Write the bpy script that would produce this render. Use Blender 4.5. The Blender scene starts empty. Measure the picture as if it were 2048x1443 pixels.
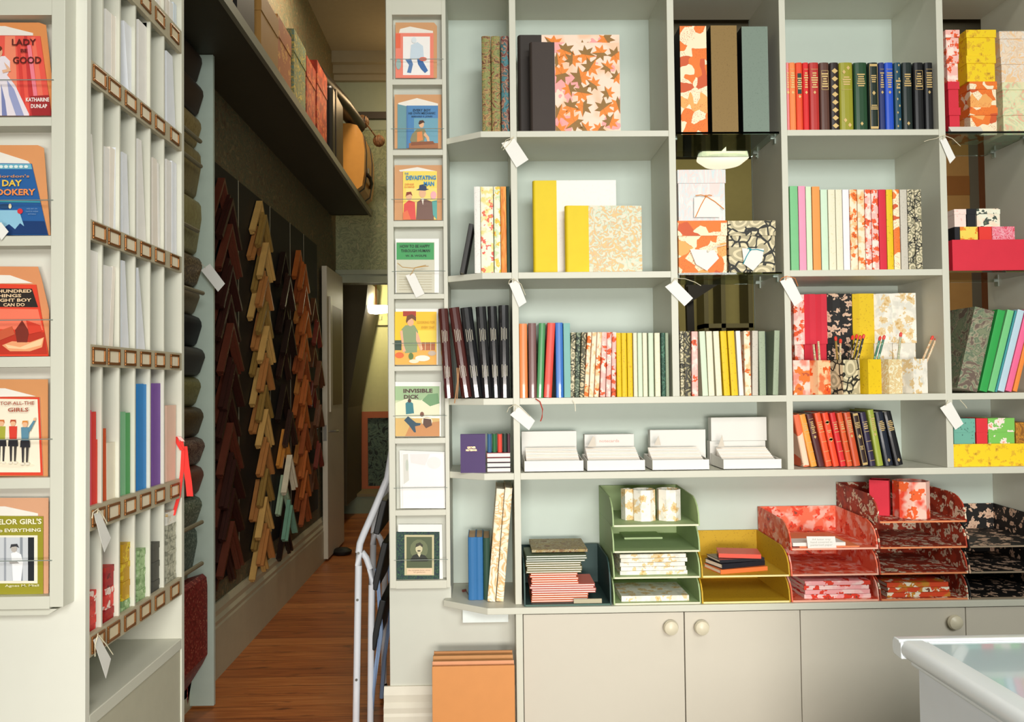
import bpy, math, random
from mathutils import Vector, Matrix
random.seed(7)
C = bpy.context.scene.collection
PI = math.pi

# ------------------------------------------------------------------ camera
EYE = 1.36
F = 1600.0
YAW, PITCH, ROLL, SX, SY = .0196, .0260, -.0108, -20.6, 2.95
cam_rot = Matrix.Rotation(-YAW, 3, 'Z') @ Matrix.Rotation(PI/2+PITCH, 3, 'X') @ Matrix.Rotation(ROLL, 3, 'Z')
cd = bpy.data.cameras.new('camera')
cd.sensor_width = 36
cd.lens = 36*F/2048
cd.shift_x = -SX/2048
cd.shift_y = SY/2048
cd.clip_start = .05
cam = bpy.data.objects.new('camera', cd)
cam.matrix_world = Matrix.Translation((0, 0, EYE)) @ cam_rot.to_4x4()
C.objects.link(cam)
sc = bpy.context.scene
sc.camera = cam

# ------------------------------------------------------------------ light
sc.view_settings.view_transform = 'Standard'
sc.view_settings.look = 'None'
sc.view_settings.gamma = 1
sc.view_settings.use_curve_mapping = False
sc.view_settings.exposure = 0.48
w = bpy.data.worlds.new('world')
sc.world = w
w.use_nodes = True
w.node_tree.nodes['Background'].inputs[0].default_value = (.72, .92, .86, 1)
w.node_tree.nodes['Background'].inputs[1].default_value = .10

def area(name, loc, target, size, sy, power, color):
    l = bpy.data.lights.new(name, 'AREA')
    l.shape = 'RECTANGLE'; l.size = size; l.size_y = sy; l.energy = power; l.color = color
    o = bpy.data.objects.new(name, l)
    o.location = loc
    o.rotation_euler = (Vector(target)-Vector(loc)).to_track_quat('-Z', 'Y').to_euler()
    C.objects.link(o)
    return o
def point(name, loc, power, color, r=.08):
    l = bpy.data.lights.new(name, 'POINT')
    l.energy = power; l.color = color; l.shadow_soft_size = r
    o = bpy.data.objects.new(name, l); o.location = loc
    C.objects.link(o)
    return o
area('shop_window_daylight', (1.1, -1.9, 2.75), (.4, 2.8, 1.2), 2.4, 1.0, 92, (.985, 1, .965))
lo = area('low_fill_light', (.1, -1.7, 1.05), (.6, 2.7, .45), 1.6, .6, 24, (1, .93, .86))  # added warm low fill that brightens the lower cupboards
lo.data.spread = 1.5
area('shop_ceiling_light', (.9, .9, 3.9), (.9, 1.3, 0), .9, .5, 11, (1, .95, .87))
area('corridor_light', (-.75, 5.0, 4.1), (-.85, 5.0, 0), .4, .4, 22, (1, .84, .64))
point('shelf_end_lamp', (-.62, 6.5, 3.7), 4, (1, .68, .36))
point('far_room_lamp', (-1.2, 8.4, 2.25), 60, (1, .92, .66))
area('store_wall_fill', (1.35, 3.35, 2.7), (1.35, 5.6, 1.7), 1.6, .3, 16, (1, .90, .66))  # added area light aimed at the store's back wall, sparing the shelves

# ------------------------------------------------------------------ pixels of the photograph -> points of the place
def ray(px, py):
    v = Vector(((px-1024-SX)/F, -(py-721.5-SY)/F, -1))
    return cam_rot @ v
def onY(px, py, Y):
    d = ray(px, py); t = Y/d.y
    return Vector((d.x*t, Y, EYE+d.z*t))
def onX(px, py, X):
    d = ray(px, py); t = X/d.x
    return Vector((X, d.y*t, EYE+d.z*t))
def onZ(px, py, Z):
    d = ray(px, py); t = (Z-EYE)/d.z
    return Vector((d.x*t, d.y*t, Z))

# ------------------------------------------------------------------ materials
def s2l(c):
    c /= 255
    return c/12.92 if c <= .04045 else ((c+.055)/1.055)**2.4
def col(h):
    h = h.lstrip('#')
    return (s2l(int(h[0:2], 16)), s2l(int(h[2:4], 16)), s2l(int(h[4:6], 16)), 1)
_m = {}
def M(h, rough=.6, metal=0, bump=0, var=.06, emit=0, coat=0, spec=.4):
    key = (h, rough, metal, bump, var, emit, coat, spec)
    if key in _m: return _m[key]
    m = bpy.data.materials.new('paint_'+h.strip('#')); m.use_nodes = True
    nt = m.node_tree; N = nt.nodes; L = nt.links
    b = N['Principled BSDF']
    b.inputs['Roughness'].default_value = rough
    b.inputs['Metallic'].default_value = metal
    b.inputs['Specular IOR Level'].default_value = spec
    b.inputs['Coat Weight'].default_value = coat
    c = col(h)
    if emit:
        b.inputs['Emission Color'].default_value = c
        b.inputs['Emission Strength'].default_value = emit
    tc = N.new('ShaderNodeTexCoord')
    no = N.new('ShaderNodeTexNoise'); no.inputs['Scale'].default_value = 22; no.inputs['Detail'].default_value = 4
    L.new(tc.outputs['Object'], no.inputs['Vector'])
    mx = N.new('ShaderNodeMix'); mx.data_type = 'RGBA'
    mx.inputs[6].default_value = tuple(v*(1-var) for v in c[:3])+(1,)
    mx.inputs[7].default_value = tuple(min(1, v*(1+var)) for v in c[:3])+(1,)
    L.new(no.outputs['Fac'], mx.inputs[0]); L.new(mx.outputs[2], b.inputs['Base Color'])
    if bump:
        n2 = N.new('ShaderNodeTexNoise'); n2.inputs['Scale'].default_value = 600
        L.new(tc.outputs['Object'], n2.inputs['Vector'])
        bp = N.new('ShaderNodeBump'); bp.inputs['Strength'].default_value = bump; bp.inputs['Distance'].default_value = .001
        L.new(n2.outputs['Fac'], bp.inputs['Height']); L.new(bp.outputs[0], b.inputs['Normal'])
    _m[key] = m
    return m
def ramp(N, stops, interp='CONSTANT'):
    r = N.new('ShaderNodeValToRGB'); e = r.color_ramp; e.interpolation = interp
    while len(e.elements) > 1: e.elements.remove(e.elements[-1])
    e.elements[0].position = stops[0][0]; e.elements[0].color = col(stops[0][1])
    for p, h in stops[1:]:
        x = e.elements.new(p); x.color = col(h)
    return r
def PAT(kind, a, b, c=None, d=None, scale=30, rough=.55, dist=1.5, stretch=(1, 1, 1)):
    """printed papers: marble, floral, speck, shell, patch, leaf"""
    key = (kind, a, b, c, d, scale, rough, dist, stretch)
    if key in _m: return _m[key]
    m = bpy.data.materials.new('printed_'+kind); m.use_nodes = True
    nt = m.node_tree; N = nt.nodes; L = nt.links
    bs = N['Principled BSDF']; bs.inputs['Roughness'].default_value = rough
    bs.inputs['Specular IOR Level'].default_value = .35
    tc = N.new('ShaderNodeTexCoord'); oi = N.new('ShaderNodeObjectInfo')
    ad = N.new('ShaderNodeVectorMath'); ad.operation = 'ADD'
    sc_ = N.new('ShaderNodeVectorMath'); sc_.operation = 'SCALE'; sc_.inputs['Scale'].default_value = 7
    cb = N.new('ShaderNodeCombineXYZ')
    for k in range(3): L.new(oi.outputs['Random'], cb.inputs[k])
    L.new(cb.outputs[0], sc_.inputs[0]); L.new(tc.outputs['Object'], ad.inputs[0]); L.new(sc_.outputs[0], ad.inputs[1])
    mp = N.new('ShaderNodeMapping'); mp.inputs['Scale'].default_value = stretch
    L.new(ad.outputs[0], mp.inputs['Vector'])
    # warp
    wn = N.new('ShaderNodeTexNoise'); wn.inputs['Scale'].default_value = scale*.7; wn.inputs['Detail'].default_value = 2
    L.new(mp.outputs[0], wn.inputs['Vector'])
    sb = N.new('ShaderNodeVectorMath'); sb.operation = 'SUBTRACT'; sb.inputs[1].default_value = (.5, .5, .5)
    L.new(wn.outputs['Color'], sb.inputs[0])
    ws = N.new('ShaderNodeVectorMath'); ws.operation = 'SCALE'; ws.inputs['Scale'].default_value = dist/scale
    L.new(sb.outputs[0], ws.inputs[0])
    wa = N.new('ShaderNodeVectorMath'); wa.operation = 'ADD'
    L.new(mp.outputs[0], wa.inputs[0]); L.new(ws.outputs[0], wa.inputs[1])
    vec = wa.outputs[0]
    if kind == 'marble':
        t = N.new('ShaderNodeTexNoise'); t.inputs['Scale'].default_value = scale; t.inputs['Detail'].default_value = 6; t.inputs['Distortion'].default_value = 2.5
        L.new(vec, t.inputs['Vector'])
        r = ramp(N, [(0, a), (.42, a), (.47, b), (.53, c or a), (.6, d or b)], 'LINEAR')
        L.new(t.outputs['Fac'], r.inputs[0]); out = r.outputs[0]
    elif kind == 'speck':
        t = N.new('ShaderNodeTexVoronoi'); t.inputs['Scale'].default_value = scale*3
        L.new(vec, t.inputs['Vector'])
        r = ramp(N, [(0, b), (.3, a), (.52, a), (.7, c or a)], 'LINEAR')
        L.new(t.outputs['Distance'], r.inputs[0]); out = r.outputs[0]
    elif kind == 'patch':
        t = N.new('ShaderNodeTexVoronoi'); t.inputs['Scale'].default_value = scale
        L.new(vec, t.inputs['Vector'])
        sp = N.new('ShaderNodeSeparateColor'); L.new(t.outputs['Color'], sp.inputs[0])
        r = ramp(N, [(0, a), (.3, b), (.5, a), (.64, b), (.78, d or b), (.9, c or b)]); L.new(sp.outputs[0], r.inputs[0])
        n2 = N.new('ShaderNodeTexVoronoi'); n2.inputs['Scale'].default_value = scale*9; L.new(vec, n2.inputs['Vector'])
        r2 = N.new('ShaderNodeMath'); r2.operation = 'LESS_THAN'; r2.inputs[1].default_value = .26; L.new(n2.outputs['Distance'], r2.inputs[0])
        g2 = N.new('ShaderNodeMath'); g2.operation = 'GREATER_THAN'; g2.inputs[1].default_value = .45; L.new(sp.outputs[1], g2.inputs[0])
        m2 = N.new('ShaderNodeMath'); m2.operation = 'MULTIPLY'; L.new(r2.outputs[0], m2.inputs[0]); L.new(g2.outputs[0], m2.inputs[1])
        mx = N.new('ShaderNodeMix'); mx.data_type = 'RGBA'; mx.inputs[7].default_value = col(c or b)
        L.new(m2.outputs[0], mx.inputs[0]); L.new(r.outputs[0], mx.inputs[6]); out = mx.outputs[2]
    elif kind == 'shell':
        t = N.new('ShaderNodeTexVoronoi'); t.inputs['Scale'].default_value = scale
        L.new(vec, t.inputs['Vector'])
        mu = N.new('ShaderNodeMath'); mu.operation = 'MULTIPLY'; mu.inputs[1].default_value = 26
        si = N.new('ShaderNodeMath'); si.operation = 'SINE'
        L.new(t.outputs['Distance'], mu.inputs[0]); L.new(mu.outputs[0], si.inputs[0])
        r1 = ramp(N, [(0, c or b), (.35, a)], 'LINEAR'); L.new(si.outputs[0], r1.inputs[0])
        e = N.new('ShaderNodeTexVoronoi'); e.feature = 'DISTANCE_TO_EDGE'; e.inputs['Scale'].default_value = scale*2.3
        L.new(vec, e.inputs['Vector'])
        le = N.new('ShaderNodeMath'); le.operation = 'LESS_THAN'; le.inputs[1].default_value = .09
        L.new(e.outputs['Distance'], le.inputs[0])
        gt = N.new('ShaderNodeMath'); gt.operation = 'GREATER_THAN'; gt.inputs[1].default_value = .45
        L.new(t.outputs['Distance'], gt.inputs[0])
        mm = N.new('ShaderNodeMath'); mm.operation = 'MULTIPLY'; L.new(le.outputs[0], mm.inputs[0]); L.new(gt.outputs[0], mm.inputs[1])
        mx = N.new('ShaderNodeMix'); mx.data_type = 'RGBA'; mx.inputs[7].default_value = col(b)
        L.new(mm.outputs[0], mx.inputs[0]); L.new(r1.outputs[0], mx.inputs[6]); out = mx.outputs[2]
    else:
        # a ground, large motifs in colour b with veins of c, and small buds of d
        t = N.new('ShaderNodeTexVoronoi'); t.inputs['Scale'].default_value = scale; t.inputs['Randomness'].default_value = .85
        L.new(vec, t.inputs['Vector'])
        th = {'floral': .46, 'leaf': .46, 'patch': .5}[kind]
        # petals: radius modulated by fine noise
        pn = N.new('ShaderNodeTexNoise'); pn.inputs['Scale'].default_value = scale*4.5; pn.inputs['Detail'].default_value = 1
        L.new(mp.outputs[0], pn.inputs['Vector'])
        sub = N.new('ShaderNodeMath'); sub.operation = 'MULTIPLY_ADD'; sub.inputs[1].default_value = .75; 
        L.new(pn.outputs['Fac'], sub.inputs[0])
        L.new(t.outputs['Distance'], sub.inputs[2])
        r = ramp(N, [(0, c or b), (th*1.05, b), (th*1.62, a)])
        L.new(sub.outputs[0], r.inputs[0])
        out = r.outputs[0]
        if d:
            t2 = N.new('ShaderNodeTexNoise'); t2.inputs['Scale'].default_value = scale*1.3; t2.inputs['Detail'].default_value = 2
            L.new(ad.outputs[0], t2.inputs['Vector'])
            rr = N.new('ShaderNodeMapRange'); rr.inputs['From Min'].default_value = .48; rr.inputs['From Max'].default_value = .6
            L.new(t2.outputs['Fac'], rr.inputs['Value'])
            mx = N.new('ShaderNodeMix'); mx.data_type = 'RGBA'; mx.inputs[7].default_value = col(d)
            le = N.new('ShaderNodeMath'); le.operation = 'GREATER_THAN'; le.inputs[1].default_value = th*1.62
            L.new(sub.outputs[0], le.inputs[0])
            mm = N.new('ShaderNodeMath'); mm.operation = 'MULTIPLY'; L.new(le.outputs[0], mm.inputs[0]); L.new(rr.outputs[0], mm.inputs[1])
            L.new(mm.outputs[0], mx.inputs[0]); L.new(out, mx.inputs[6]); out = mx.outputs[2]
    L.new(out, bs.inputs['Base Color'])
    _m[key] = m
    return m
def wood_floor():
    m = bpy.data.materials.new('floor_boards'); m.use_nodes = True
    nt = m.node_tree; N = nt.nodes; L = nt.links; b = N['Principled BSDF']
    b.inputs['Roughness'].default_value = .42
    tc = N.new('ShaderNodeTexCoord')
    sep = N.new('ShaderNodeSeparateXYZ'); L.new(tc.outputs['Object'], sep.inputs[0])
    fr = N.new('ShaderNodeMath'); fr.operation = 'MULTIPLY'; fr.inputs[1].default_value = 1/.115; L.new(sep.outputs['Y'], fr.inputs[0])
    fl = N.new('ShaderNodeMath'); fl.operation = 'FLOOR'; L.new(fr.outputs[0], fl.inputs[0])
    wn = N.new('ShaderNodeTexWhiteNoise'); wn.noise_dimensions = '1D'; L.new(fl.outputs[0], wn.inputs['W'])
    mp = N.new('ShaderNodeMapping'); mp.inputs['Scale'].default_value = (1.6, 34, 1); L.new(tc.outputs['Object'], mp.inputs['Vector'])
    no = N.new('ShaderNodeTexNoise'); no.inputs['Scale'].default_value = 2.2; no.inputs['Detail'].default_value = 8; no.inputs['Distortion'].default_value = .8; L.new(mp.outputs[0], no.inputs['Vector'])
    ad = N.new('ShaderNodeMath'); ad.operation = 'MULTIPLY_ADD'; ad.inputs[1].default_value = .32; L.new(wn.outputs['Value'], ad.inputs[0]); L.new(no.outputs['Fac'], ad.inputs[2])
    r = ramp(N, [(.3, '#6b3416'), (.5, '#9b5526'), (.72, '#b66c33'), (.9, '#c98246')], 'LINEAR'); L.new(ad.outputs[0], r.inputs[0])
    pp = N.new('ShaderNodeMath'); pp.operation = 'FRACT'; L.new(fr.outputs[0], pp.inputs[0])
    lt = N.new('ShaderNodeMath'); lt.operation = 'LESS_THAN'; lt.inputs[1].default_value = .035; L.new(pp.outputs[0], lt.inputs[0])
    # worn dark stains
    st = N.new('ShaderNodeTexNoise'); st.inputs['Scale'].default_value = 5; st.inputs['Detail'].default_value = 5
    m2 = N.new('ShaderNodeMapping'); m2.inputs['Scale'].default_value = (1, 3.2, 1); L.new(tc.outputs['Object'], m2.inputs['Vector']); L.new(m2.outputs[0], st.inputs['Vector'])
    sr = N.new('ShaderNodeMapRange'); sr.inputs['From Min'].default_value = .60; sr.inputs['From Max'].default_value = .72; L.new(st.outputs['Fac'], sr.inputs['Value'])
    mx0 = N.new('ShaderNodeMath'); mx0.operation = 'MAXIMUM'; L.new(lt.outputs[0], mx0.inputs[0]); L.new(sr.outputs[0], mx0.inputs[1])
    m3 = N.new('ShaderNodeMath'); m3.operation = 'MULTIPLY'; m3.inputs[1].default_value = .7; L.new(mx0.outputs[0], m3.inputs[0])
    mx = N.new('ShaderNodeMix'); mx.data_type = 'RGBA'; mx.inputs[7].default_value = col('#33190c')
    L.new(m3.outputs[0], mx.inputs[0]); L.new(r.outputs[0], mx.inputs[6]); L.new(mx.outputs[2], b.inputs['Base Color'])
    return m
def glass():
    m = bpy.data.materials.new('green_edge_glass'); m.use_nodes = True
    b = m.node_tree.nodes['Principled BSDF']
    b.inputs['Base Color'].default_value = (.72, .9, .82, 1); b.inputs['Roughness'].default_value = .02
    b.inputs['Transmission Weight'].default_value = 1; b.inputs['IOR'].default_value = 1.45
    return m
GLASS = glass()
PAINT = M('#cfcebf', .42, var=.02)
PAINT_IN = M('#c4d0c6', .5, var=.02)
WALLP = M('#cbccc0', .6, var=.02)
BRASS = M('#8a5a2e', .35, .6, var=.2)
WHITE = M('#eae8e2', .6, var=.01)
CREAM = M('#efe8d6', .6, var=.02)
PAGE = M('#f1ead8', .8, var=.05)
KRAFT = M('#cf9868', .65, var=.04)
GILT = M('#e2c184', .35, .5, var=.05)
BLACK = M('#17171a', .4)
WIRE = M('#b9c4bd', .3, .6)
STRING = M('#cfc4a6', .8)

# ------------------------------------------------------------------ mesh building
BASE = {}
class MB:
    def __init__(s): s.v = []; s.f = []; s.m = []
    def poly(s, pts, m=0):
        n = len(s.v); s.v += [tuple(p) for p in pts]; s.f.append(list(range(n, n+len(pts)))); s.m.append(m)
    def box(s, x0, x1, y0, y1, z0, z1, m=0):
        n = len(s.v)
        s.v += [(x0, y0, z0), (x1, y0, z0), (x1, y1, z0), (x0, y1, z0), (x0, y0, z1), (x1, y0, z1), (x1, y1, z1), (x0, y1, z1)]
        for q in ((0, 3, 2, 1), (4, 5, 6, 7), (0, 1, 5, 4), (1, 2, 6, 5), (2, 3, 7, 6), (3, 0, 4, 7)):
            s.f.append([n+i for i in q]); s.m.append(m)
        return s
    def prism(s, pts, vec, m=0):
        """pts: closed 3D outline, extruded by vec"""
        n = len(s.v); k = len(pts); vec = Vector(vec)
        s.v += [tuple(p) for p in pts] + [tuple(Vector(p)+vec) for p in pts]
        s.f.append(list(range(n, n+k))); s.m.append(m)
        s.f.append(list(range(n+2*k-1, n+k-1, -1))); s.m.append(m)
        for i in range(k):
            j = (i+1) % k
            s.f.append([n+i, n+k+i, n+k+j, n+j]); s.m.append(m)
        return s
    def tube(s, pts, r, n=8, m=0):
        pts = [Vector(p) for p in pts]; rings = []
        up = Vector((0, 0, 1))
        for i, p in enumerate(pts):
            t = (pts[min(i+1, len(pts)-1)]-pts[max(i-1, 0)]).normalized()
            a = t.cross(up)
            if a.length < .05: a = t.cross(Vector((0, 1, 0)))
            a.normalize(); b = t.cross(a)
            k = len(s.v)
            rr = r[i] if isinstance(r, (list, tuple)) else r
            s.v += [tuple(p+a*rr*math.cos(2*PI*j/n)+b*rr*math.sin(2*PI*j/n)) for j in range(n)]
            rings.append(k)
        for i in range(len(rings)-1):
            for j in range(n):
                q = (j+1) % n
                s.f.append([rings[i]+j, rings[i]+q, rings[i+1]+q, rings[i+1]+j]); s.m.append(m)
        s.f.append([rings[0]+j for j in range(n)][::-1]); s.m.append(m)
        s.f.append([rings[-1]+j for j in range(n)]); s.m.append(m)
        return s
    def lathe(s, prof, c, axis='z', n=24, m=0):
        """prof: list of (r, h) along the axis"""
        c = Vector(c); k0 = len(s.v)
        for r, h in prof:
            for j in range(n):
                a = 2*PI*j/n; u, v = r*math.cos(a), r*math.sin(a)
                p = {'z': (u, v, h), 'y': (u, h, v), 'x': (h, u, v)}[axis]
                s.v.append(tuple(c+Vector(p)))
        for i in range(len(prof)-1):
            for j in range(n):
                q = (j+1) % n
                s.f.append([k0+i*n+j, k0+i*n+q, k0+(i+1)*n+q, k0+(i+1)*n+j]); s.m.append(m)
        s.f.append([k0+j for j in range(n)][::-1]); s.m.append(m)
        s.f.append([k0+(len(prof)-1)*n+j for j in range(n)]); s.m.append(m)
        return s
    def build(s, name, mats, parent=None, local=False, bevel=0, smooth=False, loc=None, rot=None):
        if not isinstance(mats, (list, tuple)): mats = [mats]
        off = Vector((0, 0, 0))
        if parent is not None and not local: off = BASE.get(parent.name, off)
        if parent is None and loc is None and not local:
            xs = [v[0] for v in s.v]; ys = [v[1] for v in s.v]; zs = [v[2] for v in s.v]
            off = Vector(((min(xs)+max(xs))/2, (min(ys)+max(ys))/2, min(zs)))
        me = bpy.data.meshes.new(name)
        me.from_pydata([tuple(Vector(v)-off) for v in s.v], [], s.f)
        for mt in mats: me.materials.append(mt)
        for p, k in zip(me.polygons, s.m):
            p.material_index = k; p.use_smooth = bool(smooth)
        import bmesh
        bm = bmesh.new(); bm.from_mesh(me); bmesh.ops.recalc_face_normals(bm, faces=bm.faces); bm.to_mesh(me); bm.free()
        if smooth:
            me.set_sharp_from_angle(angle=.7)
        o = bpy.data.objects.new(name, me)
        C.objects.link(o)
        if parent is not None:
            o.parent = parent; BASE[o.name] = off
        else:
            o.location = loc if loc is not None else off
            BASE[o.name] = Vector(o.location)
            if rot: o.rotation_euler = rot
        if bevel:
            bv = o.modifiers.new('bevel', 'BEVEL'); bv.width = bevel; bv.segments = 2; bv.limit_method = 'ANGLE'
        return o
def tag(o, label, cat, group=None, kind=None):
    if label: o['label'] = label
    if cat: o['category'] = cat
    if group: o['group'] = group
    if kind: o['kind'] = kind
    return o
def thing(name, label, cat, loc=(0, 0, 0), rot=(0, 0, 0), group=None):
    o = bpy.data.objects.new(name, None); o.empty_display_size = .05
    o.location = loc; o.rotation_euler = rot
    C.objects.link(o); BASE[o.name] = Vector(loc)
    return tag(o, label, cat, group)
def struct(name, mb, mat, **k):
    o = mb.build(name, mat, **k); o['kind'] = 'structure'; return o
def pp(pts, Y):
    return [onY(x, y, Y) for x, y in pts]
def ell(cx, cy, rx, ry, n=14, a0=0, a1=2*PI):
    return [(cx+rx*math.cos(a0+(a1-a0)*i/n), cy+ry*math.sin(a0+(a1-a0)*i/n)) for i in range(n if a1-a0 > 6.2 else n+1)]
def flat(pts, Y, th, name, mat, parent, **k):
    mb = MB(); mb.prism(pp(pts, Y), (0, th, 0)); return mb.build(name, mat, parent, **k)
def picture(parent, Y, shapes, name='printed_picture'):
    """flat printed shapes, one on the other, each a paper-thin layer; shapes: (colour, pixel outline)"""
    mb = MB(); mats = []; 
    for i, (h, pts) in enumerate(shapes):
        mt = h if not isinstance(h, str) else M(h, .5, var=.03)
        if mt not in mats: mats.append(mt)
        mb.prism(pp(pts, Y-.0003*(i+1)), (0, .00025, 0), mats.index(mt))
    return mb.build(name, mats, parent)
def text_mesh(txt, bold=0):
    cu = bpy.data.curves.new('t', 'FONT'); cu.body = txt; cu.size = 1; cu.align_x = 'CENTER'; cu.align_y = 'CENTER'
    cu.resolution_u = 2; cu.offset = bold; cu.space_line = 1.05
    o = bpy.data.objects.new('t', cu); C.objects.link(o)
    dg = bpy.context.evaluated_depsgraph_get(); dg.update()
    me = bpy.data.meshes.new_from_object(o.evaluated_get(dg))
    bpy.data.objects.remove(o)
    return me
def lettering(txt, cx, cy, wpx, hpx, Y, mat, parent, name='title_lettering', bold=.02, th=.0003, spin=0):
    """letters standing in the picture plane, fitted to a box of wpx x hpx photo pixels"""
    me = text_mesh(txt, bold)
    xs = [v.co.x for v in me.vertices]; ys = [v.co.y for v in me.vertices]
    if not xs: return None
    mx, my = (min(xs)+max(xs))/2, (min(ys)+max(ys))/2
    k = Y/F
    sx = wpx*k/max(1e-6, max(xs)-min(xs)); sy = hpx*k/max(1e-6, max(ys)-min(ys))
    c = onY(cx, cy, Y); off = BASE.get(parent.name, Vector((0, 0, 0)))
    cs, sn = math.cos(spin), math.sin(spin)
    for v in me.vertices:
        a, b = (v.co.x-mx)*sx, (v.co.y-my)*sy
        v.co = Vector((c.x+a*cs-b*sn, Y, c.z+a*sn+b*cs))-off
    me.materials.clear(); me.materials.append(mat)
    o = bpy.data.objects.new(name, me); C.objects.link(o); o.parent = parent; BASE[o.name] = off
    return o
def rect(px0, py0, px1, py1, Y):
    cy, cx = (py0+py1)/2, (px0+px1)/2
    return onY(px0, cy, Y).x, onY(px1, cy, Y).x, onY(cx, py1, Y).z, onY(cx, py0, Y).z
YF, YB, YC, YW = 2.70, 3.00, 2.66, 2.80       # shelf fronts, shelf backs, worktop front, pier face
def sx(p0, y0, p1, y1, Y=YF): return (onY(p0, y0, Y).x+onY(p1, y1, Y).x)/2
Bl, Br = sx(1020.5, 250, 1026, 785), sx(1033, 250, 1039.5, 785)
Cl, Cr = sx(1336.5, 250, 1346, 770), sx(1350.5, 250, 1359.5, 770)
Dl, Dr = sx(1561, 250, 1573.5, 770), sx(1573.5, 250, 1586, 770)
El, Er = sx(1878.5, 250, 1890, 770), sx(1891.5, 250, 1903.5, 770)
COLL, COLR = onY(775, 600, YW).x, onY(897, 600, YW).x
FX = sx(1972, 400, 1984, 960, YB)              # inner face of the last upright
def zt(py, px=1200, Y=YF): return onY(px, py, Y).z
S = {1: zt(261), 2: zt(543), 3: zt(794), 4: zt(943.5), 5: zt(1212, 1200, YC)}
T = {1: .0205, 2: .0215, 3: .022, 4: .0225, 5: .022}
S0 = onY(1170, 40, YB).z
CEIL = 4.22
WLX = -1.295                                   # corridor wall
YE = 6.95                                      # corridor end wall

# ------------------------------------------------------------------ the room
def paper(name, stops, scale, rough=.7):
    m = bpy.data.materials.new(name); m.use_nodes = True
    nt = m.node_tree; N = nt.nodes; L = nt.links; b = N['Principled BSDF']; b.inputs['Roughness'].default_value = rough
    tc = N.new('ShaderNodeTexCoord'); t = N.new('ShaderNodeTexNoise'); t.inputs['Scale'].default_value = scale
    t.inputs['Detail'].default_value = 3; t.inputs['Distortion'].default_value = 3
    L.new(tc.outputs['Object'], t.inputs['Vector']); r = ramp(N, stops, 'LINEAR')
    L.new(t.outputs['Fac'], r.inputs[0]); L.new(r.outputs[0], b.inputs['Base Color']); return m
FLORALWALL = paper('leafy_wallpaper', [(.3, '#54452f'), (.45, '#716042'), (.52, '#48513c'), (.65, '#7d6c4c')], 13)
GREENWALL = paper('green_wallpaper', [(.3, '#7c8664'), (.48, '#9aa07a'), (.55, '#737f60'), (.7, '#a9a681')], 9)
struct('floor', MB().box(-3.2, 3.4, -3, 10.2, -.05, 0), wood_floor(), loc=(0, 0, 0), local=True)
struct('floor_bounce_cover', MB().box(-3.1, 3.3, -3, 2.6, .0, .004), M('#5c6459', .8))  # unseen dark layer over the boards, added to cut warm bounce
struct('ceiling', MB().box(-3.2, 3.4, -3, 10.2, CEIL, CEIL+.05), M('#8f8670', .8))
struct('wall_left', MB().box(WLX-.1, WLX, 2.24, YE, 0, CEIL), FLORALWALL)
def skirting(axis, a0, a1, face, sgn, h=.335, d=.03):
    prof = [(0, 0), (d, 0), (d, h*.70), (d*.85, h*.73), (d*.95, h*.79), (d*.6, h*.84), (d*.7, h*.92), (d*.3, h), (0, h)]
    mb = MB()
    if axis == 'y':
        mb.prism([(face+sgn*u, a0, v) for u, v in prof], (0, a1-a0, 0))
    else:
        mb.prism([(a0, face+sgn*u, v) for u, v in prof], (a1-a0, 0, 0))
    return mb
struct('baseboard_left', skirting('y', 2.3, YE, WLX, 1), M('#b9b396', .45))
# corridor end wall with the doorway
dX0, dX1, dZ = -1.29, -.46, onY(730, 566, YE).z
mb = MB(); mb.box(WLX, COLL+.3, YE, YE+.12, dZ, 3.58-.0); mb.box(dX1, COLL+.3, YE, YE+.12, 0, dZ)
struct('wall_back', mb, GREENWALL)
zr = onY(730, 233, YE).z
mb = MB(); mb.box(WLX, COLL+.3, YE-.005, YE+.12, 3.58, CEIL)
struct('wall_frieze', mb, M('#8f9a88', .7))
struct('trim_1', MB().box(WLX, COLL+.02, YE-.04, YE, zr-.03, zr+.03), M('#3a3226', .5))
mb = MB()
for (d, z0, z1) in ((.05, CEIL-.22, CEIL-.17), (.09, CEIL-.17, CEIL-.10), (.15, CEIL-.1, CEIL)): mb.box(WLX, COLL+.02, YE-d, YE, z0, z1)
struct('trim_2', mb, M('#8c8570', .6))
mb = MB(); mb.box(dX0, COLL+.0, YE-.04, YE, dZ, dZ+.07); mb.box(dX0, COLL, YE-.055, YE, dZ+.07, dZ+.11)
struct('trim_3', mb, M('#9aa18a', .5))
# pier between corridor and shelves, with the wall under and behind the shelves
struct('wall_pier', MB().box(COLL, COLR, YW, YB+.02, 0, CEIL), WALLP)
struct('wall_corridor', MB().box(COLL, COLL+.09, YB+.02, YE, 0, CEIL), M('#a9a98f', .7))
zc = S[5]-T[5]
struct('wall_shelf_base', MB().box(COLR, Br+.02, YW, YB+.02, 0, zc), WALLP)
struct('baseboard_front', skirting('x', COLL-.02, onY(1036, 1400, YW).x, YW, -1, h=onY(800, 1370, YW).z, d=.028), M('#dcd6c5', .45))
struct('header_light_block', MB().box(COLR, 3.4, YB-.26, YB+.02, S0+.03, CEIL), WALLP)  # unseen wall above the shelves, added to keep light out of the back rooms
struct('wall_right', MB().box(3.3, 3.4, -3, 6.6, 0, CEIL), M('#9a9c90', .7))
struct('wall_front', MB().box(-3.2, 3.4, -3.1, -3, 0, CEIL), M('#9a9c90', .7))
struct('wall_left_shop', MB().box(-3.2, -3.1, -3, 2.3, 0, CEIL), M('#9a9c90', .7))
# room behind the open shelves
struct('wall_store', MB().box(COLL+.09, 3.4, 5.6, 5.7, 0, CEIL), M('#a39a62', .7))
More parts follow.
